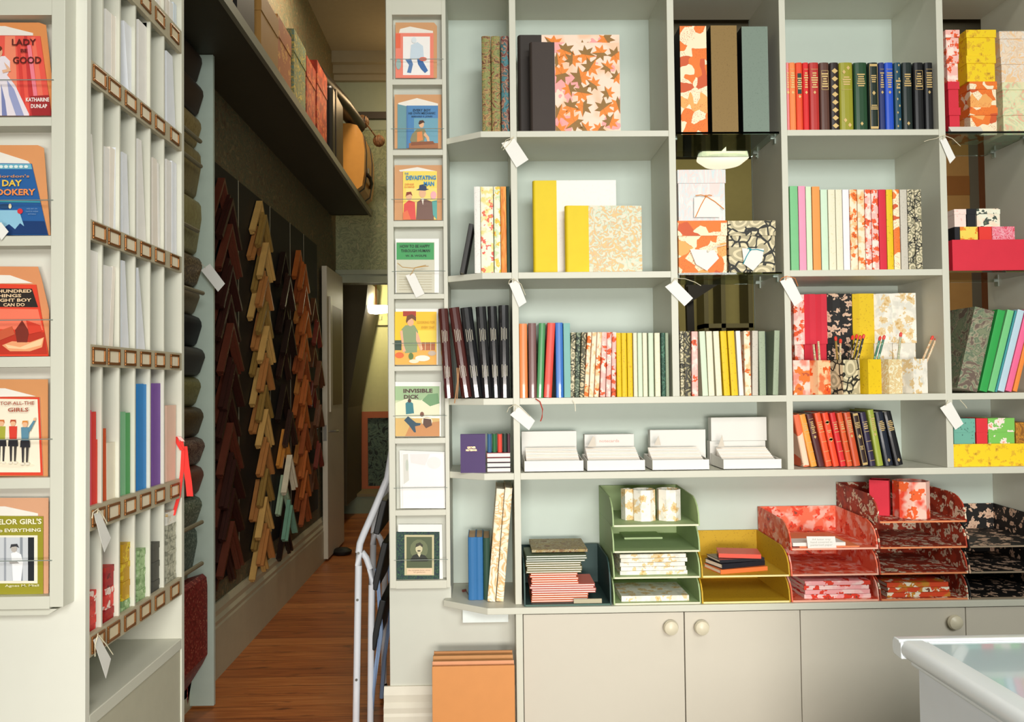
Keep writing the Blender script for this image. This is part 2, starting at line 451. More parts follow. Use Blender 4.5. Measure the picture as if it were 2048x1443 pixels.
# far room beyond the doorway
struct('wall_far', MB().box(-3.1, 1.2, 9.0, 9.1, 0, 3.0), M('#d2cb8e', .7))
mb = MB(); mb.box(-3.1, -3.0, YE+.12, 9, 0, 3); mb.box(1.1, 1.2, YE+.12, 9, 0, 3); mb.box(-3.1, WLX, YE, YE+.12, 0, 3)
struct('wall_far_side', mb, M('#a8a27a', .7))
struct('ceiling_far', MB().box(-3.1, 1.2, YE+.12, 9.1, 2.62, 2.7), M('#8f9480', .7))
# slanting boxed-in stair side seen through the doorway
mb = MB(); P_ = 7.9
mb.prism(pp([(684, 555), (736, 562), (731, 616), (712, 715), (695, 815), (694, 1010), (684, 1010)], P_), (0, .9, 0))
struct('trim_4', mb, M('#5b5037', .7))
# door, standing open against the corridor wall
X0 = -1.272; dn = onX(651, 1103, X0).y
y0, y1 = 6.23, 6.93
zt_ = onY(655, 531, y0).z
d = thing('door_1', None, None, (X0, y1, 0)); d['kind'] = 'structure'
mb = MB(); mb.box(X0, X0+.04, y0, y1, .02, zt_)
mb.build('door_leaf', M('#c9c2ae', .5, var=.03), d, bevel=.003)
MB().box(X0+.04, X0+.052, y0+.08, y0+.16, 1.15, 2.06).build('glazing_bead', M('#cfc8b2', .5), d)
MB().box(X0+.04, X0+.046, y0+.16, y1-.1, 1.2, 2.0).build('door_panel', M('#7d6a4a', .5), d)
MB().box(X0+.006, X0+.034, y0-.002, y0, .93, 1.05).build('lock_plate', M('#b9b6ab', .25, .8), d)
hd = MB(); hd.tube([(X0+.03, y0+.05, 1.0), (X0+.085, y0+.05, 1.0), (X0+.09, y0+.055, 1.0), (X0+.09, y0+.17, .995)], .009)
hd.tube([(X0+.0, y0+.05, 1.0), (X0-.02, y0+.05, 1.0)], .009)
hd.build('lever_handle', M('#b9b6ab', .25, .8), d)
o = MB().lathe([(.05, 0), (.075, .01), (.08, .03), (.05, .05), (.02, .055)], onZ(684, 1108, 0)).build('door_stop', M('#141414', .5), None, smooth=True)
tag(o, 'black round weight on the floor at the foot of the open door', 'door stop')
# far room things
Yp = 8.97
r = thing('framed_picture', 'dark green picture in an orange frame on the far yellow wall', 'picture', onY(752, 985, Yp-.02))
def frame(mb, a, b, Y, wd, th):
    x0, x1, z0, z1 = rect(*a, Y); 
    mb.box(x0, x1, Y-th, Y, z0, z0+wd); mb.box(x0, x1, Y-th, Y, z1-wd, z1)
    mb.box(x0, x0+wd, Y-th, Y, z0+wd, z1-wd); mb.box(x1-wd, x1, Y-th, Y, z0+wd, z1-wd)
    return x0+wd, x1-wd, z0+wd, z1-wd
mb = MB(); q = frame(mb, (724, 822, 860, 983), 0, Yp, .07, .04); mb.build('picture_frame', M('#c4683a', .5), r)
MB().box(q[0], q[1], Yp-.012, Yp, q[2], q[3]).build('picture_sheet', paper('dark_leafy_print', [(.4, '#44564a'), (.5, '#6a7d66'), (.6, '#222b26')], 9), r)
r = thing('far_desk', 'low pale green desk against the far wall, seen through the doorway', 'desk', (-1.2, 8.7, 0))
x0, x1, z0, z1 = rect(700, 985, 860, 1045, 8.55)
MB().box(-1.75, -.4, 8.5, 8.9, z1-.03, z1).build('desk_top', M('#8c7a52', .5), r)
mb = MB(); mb.box(-1.72, -.43, 8.53, 8.93, z0, z1-.03); mb.build('desk_body', M('#8f9b80', .6), r)
for x in (-1.6, -.55):
    mb = MB(); mb.prism([(x-.07, 8.55, z0), (x+.07, 8.55, z0), (x+.04, 8.55, 0), (x-.02, 8.55, 0)], (0, .3, 0)); mb.build('leg', M('#8f9b80', .6), r)
r = thing('ceiling_lamp', 'round white ceiling lamp glowing beyond the doorway', 'lamp', (-1.42, 8.2, 2.45))
c = onY(752, 622, 8.2)
MB().lathe([(.02, 0), (.15, .02), (.2, .06), (.2, .075), (.03, .085)], (c.x, 8.2, c.z-.03), 'z').build('lamp_shade', M('#fff6da', .4, emit=5), r, smooth=True)
MB().tube([(c.x, 8.2, c.z+.05), (c.x, 8.2, 2.62)], .008).build('rod', BRASS, r)
mb = MB()
for px in (742, 762): a = onY(px, 632, 8.98); b = onY(px, 640, 8.98); mb.box(a.x-.012, a.x+.012, 8.94, 8.99, b.z, a.z)
x0, x1, z0, z1 = rect(736, 640, 860, 650, 8.98); mb.box(x0, x1, 8.95, 9.0, z0, z1)
tag(mb.build('wall_rail', M('#c9bf80', .5)), 'pale rail on two small brackets high on the far yellow wall', 'rail')

# high shelf along the corridor
hx = -.95; hz = onY(747, 430, 6.75).z
r = thing('high_shelf', 'long dark board shelf running high along the corridor wall', 'shelf', (WLX, 4.4, hz))
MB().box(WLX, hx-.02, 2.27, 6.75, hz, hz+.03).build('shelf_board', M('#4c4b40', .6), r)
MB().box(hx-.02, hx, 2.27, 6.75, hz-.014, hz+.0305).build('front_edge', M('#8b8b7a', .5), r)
MB().box(WLX, hx, 6.73, 6.75, hz-.0, hz+.05).build('end_cap', M('#7f907f', .5), r)
HZ = hz+.031

# ------------------------------------------------------------------ the big bookcase
bk = thing('bookcase', 'large built-in pale sage bookcase of open shelves above the cupboards', 'bookcase', (.9, YB, S[5]))
def up(a, b, z0, z1, yf=YF, yb=YB): MB().box(a, b, yf, yb, z0, z1).build('upright', PAINT, bk, bevel=.0012)
up(Bl, Br, S[5], S0+.03); up(Cl, Cr, S[3], S0+.03); up(Dl, Dr, S[4], S0+.03); up(El, Er, S[4], S0+.03)
up(FX, FX+.022, S[5], S0+.03, YF, YB)
def shelf(x0, x1, k, poly=None):
    mb = MB()
    if poly: mb.prism([(x, y, S[k]-T[k]) for x, y in poly], (0, 0, T[k]))
    else: mb.box(x0, x1, YF+.0008, YB, S[k]-T[k], S[k])
    mb.build('shelf', PAINT, bk, bevel=.0012)
ex = onY(965, 600, YF).x
for k in (1, 2, 3, 4):
    lft = COLR
    shelf(0, 0, k, [(Bl, YF+.0008), (ex, YF+.0008), (lft, YW-.03), (COLR, YW-.03+.001), (COLR, YB), (Bl, YB)] if k == 3 else [(Bl, YF+.0008), (ex, YF+.0008), (COLR, YW-.02), (COLR, YB), (Bl, YB)])
shelf(Br, Cl, 1); shelf(Br, Cl, 2); shelf(Dr, El, 1); shelf(Dr, El, 2)
shelf(Br, FX, 3); shelf(Br, FX, 4)
MB().box(COLR, 3.2, YF+.001, YB, S0, S0+.03).build('top_board', PAINT, bk)
BP = PAINT_IN
def back(x0, x1, z0, z1): MB().box(x0, x1, YB, YB+.012, z0, z1).build('back_panel', BP, bk)
back(COLR, Bl, S[5], S0); back(Br, Cl, S[3], S0); back(Dr, El, S[3], S0); back(Br, FX, S[5], S[3])
back(FX+.02, 3.25, S[5], S0)
# thin cover strips between panels (upright backs)
for a, b in ((Bl, Br), (Cl, Cr), (Dl, Dr), (El, Er)): MB().box(a, b, YB, YB+.012, S[3] if a != Bl else S[5], S0).build('back_strip', BP, bk)
gl = []
for k, (a, b, py) in enumerate(((Cr, Dl, 262), (Cr, Dl, 544), (Er, FX, 261), (Er, FX, 540))):
    z = onY((onY(0, 0, YF).x and 1455) if k < 2 else 1960, py, YF).z
    o = MB().box(a+.004, b-.004, YF+.008, YB-.01, z-.007, z).build('glass_shelf', GLASS, bk)
    gl.append(z)
    for X, s_ in ((a, 1), (b, -1)):
        for y in (YF+.06, YB-.06):
            MB().box(min(X, X+s_*.018), max(X, X+s_*.018), y-.008, y+.008, z-.012, z-.007).box(min(X, X+s_*.004), max(X, X+s_*.004), y-.008, y+.008, z-.028, z-.012).build('shelf_bracket', WIRE, bk)
G1, G2, G3, G4 = gl

# worktop and cupboards
wx0 = onY(888, 1180, 2.82).x; wc = onY(975, 1212, YC).x
mb = MB(); mb.prism([(3.2, YC, S[5]-T[5]), (wc, YC, S[5]-T[5]), (wx0, YW-.03, S[5]-T[5]), (wx0+.006, YW-.001, S[5]-T[5]), (COLR, YW-.001, S[5]-T[5]), (COLR, YB, S[5]-T[5]), (3.2, YB, S[5]-T[5])], (0, 0, T[5]-.0005))
o = mb.build('worktop', PAINT, bevel=.002); tag(o, 'long pale painted worktop with a clipped left corner above the cupboards', 'worktop')
cz = S[5]-T[5]-.0005; cbl = onY(1032.5, 1300, YC+.006).x
cb = thing('cupboard', 'row of pale grey painted cupboards with round knobs under the worktop', 'cupboard', (1.2, 2.8, 0))
MB().box(cbl, cbl+.0225, YC+.006, YB, 0, cz).build('side_panel', PAINT, cb, bevel=.001)
MB().box(cbl+.0225, 3.2, YC+.03, YB, .0, cz-.01).build('carcass', M('#6f6f62', .7), cb)
for i, (a, b, k) in enumerate(((1047.5, 1368.5, (1343, 1256)), (1370.5, 1601, (1405, 1256)), (1602.5, 1932.5, (1913, 1245)), (1934, 2210, (2190, 1240)))):
    x0, x1 = onY(a, 1300, YC+.006).x, onY(b, 1300, YC+.006).x
    dr = MB().box(x0, x1, YC+.006, YC+.026, .09, cz-.003).build('cupboard_door', M('#cbc4b5', .45, var=.015), cb, bevel=.0015)
    c = onY(*k, YC-.02)
    MB().lathe([(.006, .03), (.010, .012), (.012, .006), (.021, -.003), (.025, -.012), (.022, -.022), (.012, -.028), (.002, -.030)], (c.x, YC+.0, c.z), 'y').build('knob', M('#d6cdb4', .35), dr, smooth=True)
MB().box(cbl, 3.2, YC+.05, YC+.07, 0, .09).build('plinth', M('#8b8778', .6), cb)
# white batten under the worktop wing
a = onY(926, 1222, 2.79); b = onY(1016, 1237, 2.79)
tag(MB().box(a.x, b.x, 2.755, 2.799, b.z, S[5]-T[5]-.001).build('batten', M('#e6efec', .5)), 'small white box batten under the clipped corner of the worktop', 'batten')

# ------------------------------------------------------------------ card rack on the pier
def card_rack(name, label, Y, Yb, stile_l, stile_r, bars, wires, ox0, ox1, top, bottom, lean):
    r = thing(name, label, 'card rack', onY((ox0+ox1)/2, bottom, Yb))
    def xl(px, py): return onY(px+lean*(py-600)/600, py, Y).x
    xa, xb, xc, xd = (onY(p, 600, Y).x for p in (stile_l, ox0, ox1, stile_r))
    zb, ztp = onY(ox0, bottom, Y).z, onY(ox0, top, Y).z
    for a, b in ((xa, xb), (xc, xd)): MB().box(a, b, Y, Yb, zb, ztp).build('stile', PAINT, r, bevel=.001)
    for (y0, y1) in bars:
        z1, z0 = onY((ox0+ox1)/2, y0, Y).z, onY((ox0+ox1)/2, y1, Y).z
        MB().box(xb, xc, Y+.0005, Yb, z0, z1).build('ledge', PAINT, r)
    for y in wires:
        a = onY((ox0+ox1)/2, y, Y-.002)
        MB().tube([(xb-.006, Y-.002, a.z), (xc+.006, Y-.002, a.z)], .0011, 6).build('wire_rod', WIRE, r)
    return r
YR = YW-.04
card_rack('card_rack', 'narrow wall rack of eight card pockets on the pier beside the corridor', YR, YW,
          776, 896, [(-20, 29), (158.5, 169), (299.5, 310), (441.5, 453), (587.5, 597), (731.5, 741), (875.5, 886), (1019.5, 1030), (1160.5, 1176)],
          [118, 257, 398, 542, 686, 831, 975, 1119], 788, 888, -40, 1176, 4)

# ------------------------------------------------------------------ left unit: pigeonholes and its front panel
XL = onY(172, 700, 1.70).x
Y1, Y2 = 1.70, onX(368.5, 700, XL).y
un = thing('pigeonhole_unit', 'tall pale pigeonhole cabinet with brass label holders facing the corridor', 'cabinet', (XL, Y1, 0))
MB().box(-2.6, XL, Y1, Y1+.019, 0, 3.4).build('front_panel', M('#dbdace', .45, var=.02), un, bevel=.001)
DEP = .24
MB().box(XL-DEP, XL, Y2-.019, Y2, 0, 3.4).build('end_panel', PAINT, un, bevel=.001)
MB().box(XL-DEP-.012, XL-DEP, Y1+.019, Y2, 0, 3.4).build('back_panel', BP, un)
# rails: photo height at both ends
def railz(px, py): return onX(px, py, XL).z
rz = [(railz(360, 59), railz(360, 104))]
for a, b, c2, d2 in (((181, 120), (180, 163), (360, 263), (360, 300)), ((177, 435), (177, 480), (360, 513), (360, 542)),
                     ((177, 690), (177, 735), (360, 704), (360, 738)), ((177, 1011), (177, 1060), (360, 960), (360, 998)), ((177, 1268), (177, 1312), (360, 1158), (360, 1194))):
    rz.append(((railz(*a)+railz(*c2))/2, (railz(*b)+railz(*d2))/2))
rz.insert(0, (rz[0][0]+.33, rz[0][1]+.33))
for (z1, z0) in rz:
    MB().box(XL-DEP, XL-.012, Y1+.019, Y2-.019, z0+.012, z0+.024).build('shelf_board', PAINT, un)
    MB().box(XL-.012, XL, Y1+.019, Y2-.019, z0, z1).build('label_rail', M('#b6ac92', .5), un)
divs = [208.5, 243, 274, 304, 331.5]
divY = [onX(x, 640, XL).y for x in divs]
edges = [Y1+.019]+divY+[Y2-.019]
for i in range(len(rz)-1):
    zt1, zb1 = rz[i][1]+.012, rz[i+1][1]+.024
    for y in divY: MB().box(XL-DEP, XL-.004, y-.003, y+.003, zb1, zt1).build('divider', PAINT, un)
# brass label holders
hold = []
for i, (z1, z0) in enumerate(rz[1:]):
    for j in range(6):
        yc = (edges[j]+edges[j+1])/2+.002; hw, hh = .029, .0185
        if j == 0: yc += .002
        zc_ = (z0+z1)/2
        mb = MB(); X = XL
        for (a, b, c_, d_) in ((-hw, hw, hh-.006, hh), (-hw, hw, -hh, -hh+.006), (-hw, -hw+.006, -hh+.006, hh-.006), (hw-.006, hw, -hh+.006, hh-.006)):
            mb.box(X, X+.004, yc+a, yc+b, zc_+c_, zc_+d_)
        h = mb.build('label_holder', BRASS, un, bevel=.0012)
        MB().box(X, X+.0012, yc-hw+.006, yc+hw-.006, zc_-hh+.006, zc_+hh-.006).build('label_card', M('#e6d8bd' if i in (4, 1, 2, 3) else '#d9c9a8', .7), h)
# lower ledge and closed base
lz = railz(172, 1436)
MB().box(XL-DEP, XL, Y1+.019, Y2-.019, lz-.028, lz).build('bottom_ledge', PAINT, un, bevel=.002)
MB().box(XL-.02, XL-.004, Y1+.019, Y2-.019, 0, lz-.028).build('base_panel', M('#b9b5a0', .5), un)
PZ = [z0+.024 for z1, z0 in rz]     # pigeonhole floors
# left card rack
YL = 1.655
card_rack('card_rack', 'large card rack on the front of the pigeonhole cabinet at the left edge', YL, 1.70,
          -320, 128, [(-40, 30), (235, 252), (472.5, 492), (714.5, 735), (957, 978), (1195, 1220)],
          [160, 401, 641, 880, 1123], -300, 101, -60, 1220, -5)
a = onY(0, 1222, 1.67); mb = MB(); zb = onY(60, 1221, YL).z
mb.prism([(-1.5, 1.668, zb), (onY(115, 1222, 1.668).x, 1.668, zb), (onY(96, 1236, 1.668).x, 1.668, zb-.012), (-1.5, 1.668, zb-.012)], (0, .031, 0))
tag(mb.build('rack_batten', PAINT), 'chamfered batten under the large card rack at the left edge', 'batten')

# white display counter at the lower right
zc2 = .83
c0 = onZ(1812, 1290, zc2)
cn = thing('display_counter', 'white display counter with a rounded rim and glass top painted with pale reflection', 'counter', (c0.x+.4, c0.y-.4, 0))
xr, yb2 = c0.x, onZ(1850, 1271, zc2).y
XW = 3.0
def rim(ax0, ax1, ay0, ay1, axis):
    mb = MB(); n = 10; wd, th = .045, .036
    prof = [(0, 0), (wd, 0), (wd, th)]+[(.018-.018*math.sin(PI*i/n)*1, th/2+th/2*math.cos(PI*i/n)) for i in range(n)]
    return prof
prof = [(.056, -.034), (.056, -.001), (.046, -.001), (.044, .003)]+[(.014-.014*math.sin(PI*i/10), -.015+.018*math.cos(PI*i/10)) for i in range(11)]
CW = M('#e9eff2', .22, var=.02)
mb = MB(); mb.prism([(xr+u, .25, zc2+v) for u, v in prof], (0, yb2-.25-.0378, 0)); mb.build('left_rim', CW, cn, smooth=True)
mb = MB(); mb.prism([(xr+.0, yb2-u*.67, zc2+v) for u, v in prof], (XW-xr, 0, 0)); mb.build('back_rim', CW, cn, smooth=True, bevel=.006)
MB().box(xr+.0565, XW, .25, yb2-.038, zc2-.02, zc2-.003).build('glass_top', M('#c3d6dc', .08, var=.01, coat=.5), cn)  # pale blue room reflection put into the glass top's colour
bx = onY(1850, 1400, yb2-.05).x
MB().box(bx, XW, .3, yb2-.03, 0, zc2-.037).build('counter_body', M('#e4ebf2', .35, var=.02), cn)
MB().box(bx-.012, XW, .29, yb2-.02, zc2-.052, zc2-.036).build('under_moulding', CW, cn, bevel=.004)

# tool post and hanging papers
yp = 3.44
hz_ = onY(747, 430, 6.75).z
px_ = onY(427, 900, yp).x
r = thing('paper_rack', 'tall pale green side board of the hanging paper rack beside the corridor', 'rack', (WLX, yp, 0))
MB().box(WLX+.001, px_, yp, yp+.02, .012, min(onY(400, 72, yp).z, hz_-.002)).build('side_board', M('#c0cfc2', .5), r, bevel=.001)
MB().box(WLX+.001, WLX+.02, 2.4, yp, .012, hz_-.002).build('back_board', M('#9a9478', .6), r)
for z_, x_ in ((460, 392), (330, 398), (280, 397), (585, 402), (1045, 400), (1128, 400)):
    a = onY(x_, z_, yp-.16)
    MB().tube([(a.x, 2.45, a.z), (a.x, yp-.14, a.z)], .009).build('dowel_rod', M('#8a8268', .5), r)
papers = [  # name of look, colour, top py, bottom py, tip px
 ('plain dark brown', M('#33231a'), 82, 170, 405), ('chocolate brown', M('#3a281c'), 160, 235, 408),
 ('tan straw-textured', PAT('marble', '#a08c58', '#857140', scale=60, stretch=(1, 1, .1)), 225, 300, 404),
 ('dull khaki', PAT('marble', '#94844f', '#7c6a3e', scale=60, stretch=(1, 1, .1)), 300, 400, 404),
 ('olive straw-textured', PAT('marble', '#a39b66', '#86794a', scale=60, stretch=(1, 1, .1)), 395, 512, 405),
 ('brown leopard-mottled', PAT('speck', '#5a4830', '#1d1712', '#8b7550', scale=40), 512, 575, 405),
 ('beige and black mottled', PAT('speck', '#75664a', '#221a14', scale=40), 575, 630, 400),
 ('jet black', M('#15141a'), 630, 694, 405), ('charcoal grey', M('#3d3d3a'), 690, 752, 412),
 ('moss green', PAT('marble', '#6f6a3c', '#8a8450', scale=50), 748, 812, 404), ('golden brown', PAT('marble', '#5f4a26', '#3f2f18', scale=50), 808, 872, 408),
 ('maroon marbled', PAT('marble', '#4a2c24', '#5e3a30', '#96806c', scale=50), 868, 928, 411), ('rust brown', PAT('marble', '#6a3c2c', '#7d4a34', scale=50), 925, 988, 409),
 ('sage green mottled', PAT('speck', '#5a6650', '#20241c', '#8c8f78', scale=40), 985, 1048, 406), ('grey green mottled', PAT('speck', '#4c5c50', '#1c2220', '#7d8a78', scale=40), 1046, 1146, 396)]
for i, (nm, mt, a, b, tip) in enumerate(papers):
    Yq = yp-.03; a = max(a, papers[i-1][3]+1) if i else a; z1, z0 = min(onY(395, a, Yq).z, hz_-.006), onY(395, b, Yq).z; xt = onY(tip, (a+b)/2, Yq).x; h = z1-z0
    pr = [(WLX+.03+.004*i % .02, z1), (xt-.035, z1), (xt-.012, z1-.01), (xt-.002, z1-.028), (xt, z1-h*.35), (xt-.022, z0+.016), (xt-.034, z0+.003), (xt-.055, z0+.0), (WLX+.03, z0)]
    ya = Yq-.62+.03*(i % 3)
    mb = MB(); mb.prism([(x, ya, z) for x, z in pr], (0, Yq-ya-.002*i % .01, 0))
    o = mb.build('wrapping_paper', mt, smooth=True, bevel=.004)
    tag(o, f'{nm} wrapping paper folded over a rod of the rack beside the corridor', 'wrapping paper', 'papers hanging on the corridor rack')
x0, x1, z0, z1 = rect(368, 1158, 412, 1388, yp-.05)
mb = MB(); pr = [(WLX+.03, z1), (x1-.02, z1+.02), (x1-.004, z1+.005), (x1, z1-.03), (x1, z0+.16), (x1-.02, z0+.12), (x1-.09, z0+.01), (WLX+.03, z0-.02)]
mb.prism([(x, yp-.45, z) for x, z in pr], (0, .42, 0))
tag(mb.build('wrapping_paper', PAT('speck', '#8c2f2c', '#d8a37c', '#6f2422', scale=26), bevel=.004), 'long dark red speckled paper at the foot of the corridor rack', 'wrapping paper', 'papers hanging on the corridor rack')
# ================================================================== books and notebooks
NUM = {2: 'two', 3: 'three', 4: 'four', 5: 'five', 6: 'six', 7: 'seven', 8: 'eight'}
def ordinal(i, n, lo='leftmost', hi='rightmost'):
    if n == 2: return ('left', 'right')[i] if lo == 'leftmost' else ('upper', 'lower')[i]
    if i == 0: return lo
    if i == n-1: return hi
    return ('second', 'third', 'fourth', 'fifth', 'sixth', 'seventh')[i-1] + (' from the left' if lo == 'leftmost' else ' from the top')
def labels(descs, where):
    out = []
    for i, d in enumerate(descs):
        n = descs.count(d)
        if n == 1: out.append(f'{d} {where}')
        else:
            k = descs[:i].count(d)
            pl = d+('es' if d.endswith('box') else 's')
            if n == 2: out.append(f'{ordinal(k, 2)} one of two {pl} {where}')
            elif n == 3: out.append(f"{('leftmost', 'middle', 'rightmost')[k]} of three {pl} {where}")
            else: out.append(f'{ordinal(k, n)} of the {NUM[n]} {pl} {where}')
    return out
def diamond(mb, z, r, m=0, x=0, rx=None, y=-.0006):
    rx = rx or r*.75
    mb.prism([(x-rx, y, z), (x, y, z-r), (x+rx, y, z), (x, y, z+r)], (0, .0006, 0), m)
def tooling(style, t, h, parent):
    mb = MB(); W = t*.36
    def bar(z, w=None, th=.0012): w = w or W; mb.box(-w, w, -.0006, 0, z-th/2, z+th/2)
    def marks(z0, z1, n):
        rnd = random.Random(int(t*1e5)+n)
        for k in range(n):
            z = z0+(z1-z0)*(k+.5)/n; ww = W*rnd.uniform(.5, 1)
            mb.box(-ww, ww, -.0006, 0, z-(z1-z0)/n*.27, z+(z1-z0)/n*.27)
    if style == 'title': marks(h*.62, h*.86, 7); diamond(mb, h*.56, .006); bar(h*.9)
    elif style == 'boxed':
        for s_ in (-1, 1): mb.box(s_*W-.0005, s_*W+.0005, -.0006, 0, h*.6, h*.88)
        bar(h*.6); bar(h*.88); marks(h*.63, h*.85, 6)
    elif style == 'diamonds':
        for k in range(8): diamond(mb, h*(.07+.115*k), .0095, rx=W*1.05)
    elif style == 'scatter':
        for k, (a, b) in enumerate(((-.5, .86), (.4, .92), (-.4, .15), (.5, .08))): diamond(mb, h*b, .008, x=a*W)
        marks(h*.66, h*.8, 4); bar(h*.6)
    elif style == 'frame':
        for s_ in (-1, 1): mb.box(s_*W*1.1-.0006, s_*W*1.1+.0006, -.0006, 0, h*.04, h*.96)
        bar(h*.04, W*1.1, .008); bar(h*.96, W*1.1, .008); marks(h*.7, h*.82, 4); diamond(mb, h*.55, .008); marks(h*.3, h*.38, 3)
    elif style == 'dots':
        for k in range(10): diamond(mb, h*(.06+.1*k), .005, x=(W*.4 if k % 2 else -W*.4), rx=.003)
        marks(h*.6, h*.75, 3)
    elif style == 'bands':
        for k in range(5): bar(h*(.1+.18*k), W*1.15, .0016)
        marks(h*.68, h*.8, 3)
    elif style == 'stars':
        for k in (.82, .5): diamond(mb, h*k, .009, rx=W); diamond(mb, h*k, .004, rx=W*1.2)
        marks(h*.62, h*.68, 2)
    elif style == 'foot': marks(h*.64, h*.84, 6); diamond(mb, h*.1, .007)
    elif style == 'panel':
        mb.box(-W*.8, W*.8, -.0004, 0, h*.54, h*.84, 1); marks(h*.6, h*.78, 6); diamond(mb, h*.5, .006)
    return mb.build('gilt_tooling', [GILT, M('#274038')], parent, local=True)
def book(label, cat, x, Y, z, t, h, mat, d=.19, lean=0, rz=0, style=None, round_=1, group=None, name='book', boards=None, pages=PAGE, headcol=None):
    """x: middle of the foot of the spine; lean: radians, + to the right"""
    r = thing(name, label, cat, (x, Y, z+.0004+abs(math.sin(lean))*t/2), (0, lean, rz), group)
    b = min(.0022, t*.18); k = min(.5*t, .006)*round_; n = 5 if round_ else 1
    out = [(-t/2, d)]+[(-t/2*math.cos(PI*i/n), k-k*math.sin(PI*i/n)) for i in range(n+1)]+[(t/2, d)]
    inn = [(t/2-b, d)]+[((t/2-b)*math.cos(PI*i/n), k+b-k*math.sin(PI*i/n)) for i in range(n+1)]+[(-t/2+b, d)]
    # front (spine) half and boards are one U-shaped cover
    mb = MB(); N = len(out)
    for i in range(N-1):
        a, c_ = out[i], out[i+1]; e, g = inn[N-1-i], inn[N-2-i]
        q0 = [(a[0], a[1]), (c_[0], c_[1]), (g[0], g[1]), (e[0], e[1])]
        m_ = 1 if boards and (i == 0 or i == N-2) else 0
        n0 = len(mb.v)
        mb.v += [(p[0], p[1], 0) for p in q0]+[(p[0], p[1], h) for p in q0]
        for q in ((0, 3, 2, 1), (4, 5, 6, 7), (0, 1, 5, 4), (2, 3, 7, 6)): mb.f.append([n0+u for u in q]); mb.m.append(m_)
        if i == 0: mb.f.append([n0, n0+4, n0+7, n0+3]); mb.m.append(m_)
        if i == N-2: mb.f.append([n0+1, n0+2, n0+6, n0+5]); mb.m.append(m_)
    mb.build('cover', [mat, boards or mat], r, local=True)
    MB().box(-t/2+b+.0002, t/2-b-.0002, k+b+.001, d-.004, .003, h-.003).build('page_block', pages, r, local=True)
    if style: tooling(style, t, h, r)
    return r
def row(items, z, yb, yt, Y, where, group, cat='book', name='book', d=.19, round_=1):
    """items: (desc, mat, xb0, xb1[, xt0, xt1][, dict])"""
    its = []
    for it in items:
        it = list(it); opt = it.pop() if isinstance(it[-1], dict) else {}
        its.append((it, opt))
    labs = labels([i[0][0] for i in its], where)
    for (it, o), lab in zip(its, labs):
        top = o.get('yt', yt)
        if len(it) >= 6:
            a, b = onY((it[2]+it[3])/2, yb, Y), onY((it[4]+it[5])/2, top, Y)
            ln = math.atan2(b.x-a.x, b.z-a.z); t = (onY(it[3], yb, Y).x-onY(it[2], yb, Y).x)*math.cos(ln)
            h = math.hypot(b.x-a.x, b.z-a.z); x = a.x
        else:
            ym = (yb+top)/2; a, b = onY(it[2], ym, Y), onY(it[3], ym, Y)
            ln = 0; t = b.x-a.x; x = (a.x+b.x)/2; h = onY((it[2]+it[3])/2, top, Y).z-z
        book(lab, o.get('cat', cat), x, Y+o.get('dy', 0), z, t*(.92 if ln else .97), h, it[1], d=o.get('d', d), lean=ln, rz=o.get('rz', 0), style=o.get('style'),
             round_=o.get('round', round_), group=group, name=name, boards=o.get('boards'))
FLO = PAT('floral', '#f9e3c8', '#ea742c', '#c04e24', '#f6c08a', scale=34)           # orange blossom on cream
FLP = PAT('floral', '#f4b9b0', '#e85a30', '#a8442a', '#f9e2d6', scale=30)           # pink and orange
PATCH = PAT('patch', '#f7e6c4', '#ec7a30', '#cf5a30', '#f1ab60', scale=27, dist=.6)
YEL = PAT('speck', '#e6c21c', '#c08f1a', scale=30)
YELF = PAT('floral', '#f2cf22', '#e2b42a', '#b58a26', scale=40)
BW = PAT('shell', '#dccfae', '#34332c', '#9a9478', scale=30, dist=.5)
BWG = PAT('shell', '#8f9a80', '#2a342e', '#566452', scale=34, dist=.5)
BLKF = PAT('floral', '#1f1d1c', '#d9b59a', '#b08a74', scale=26, dist=2.5)
GRS = PAT('speck', '#c9c2b4', '#9b9788', scale=50)
GGS = PAT('speck', '#9aa78d', '#74806c', scale=50)
CRG = PAT('floral', '#f3eee2', '#e2c796', '#d2a866', '#dfdcd0', scale=26)           # white and gold
CRM = PAT('speck', '#e8e3c9', '#dcd3a4', scale=40)
WGR = M('#d3e2c8', .6, var=.03)
CRIM = M('#d42a3e', .65, bump=.3)
MARB = PAT('marble', '#8f8f55', '#5f7048', '#c09a62', '#6d4a34', scale=26, stretch=(1, 1, 1.8))
MARB2 = PAT('marble', '#4c7f86', '#2f4a50', '#b98f74', '#6a3c3c', scale=26)
L1, L2, L3, L4, L5 = 'top shelf', 'second shelf', 'third shelf', 'fourth shelf', 'worktop'
END = 'of the narrow end bay'

# --- narrow end bay
row([('olive marbled book', MARB, 963.5, 982, {'rz': .0}), ('olive marbled book', MARB, 982.5, 1001), ('blue marbled book', MARB2, 1002, 1018.5)],
    S[1], 262, 72, YF+.012, 'on the top shelf '+END, 'marbled books in the end bay', d=.22)
row([('thin dark grey album', M('#3b3a39'), 919, 929, 938, 947, {'yt': 448}),
     ('white speckled notebook', PAT('speck', '#ece9e2', '#c9bdb4', scale=50), 948.5, 961), ('large floral notebook', PAT('floral', '#f5eed8', '#e8685a', '#d6b82c', '#e9dc8c', scale=38), 961.5, 987),
     ('slim floral notebook', PAT('floral', '#f5eed8', '#e9c94a', '#de8a5a', '#cfe0b0', scale=38), 988, 1001), ('orange striped notebook', PAT('marble', '#f0a850', '#d9742a', scale=40, stretch=(1, 1, .05)), 1001.5, 1013), ('dark green notebook', M('#1f3b30'), 1013.3, 1019.5)],  # last item is an added dark block filling a dark gap
    S[2], 546, 373, YF+.012, 'on the second shelf '+END, 'notebooks in the end bay', cat='notebook', name='notebook', d=.17, round_=.3)
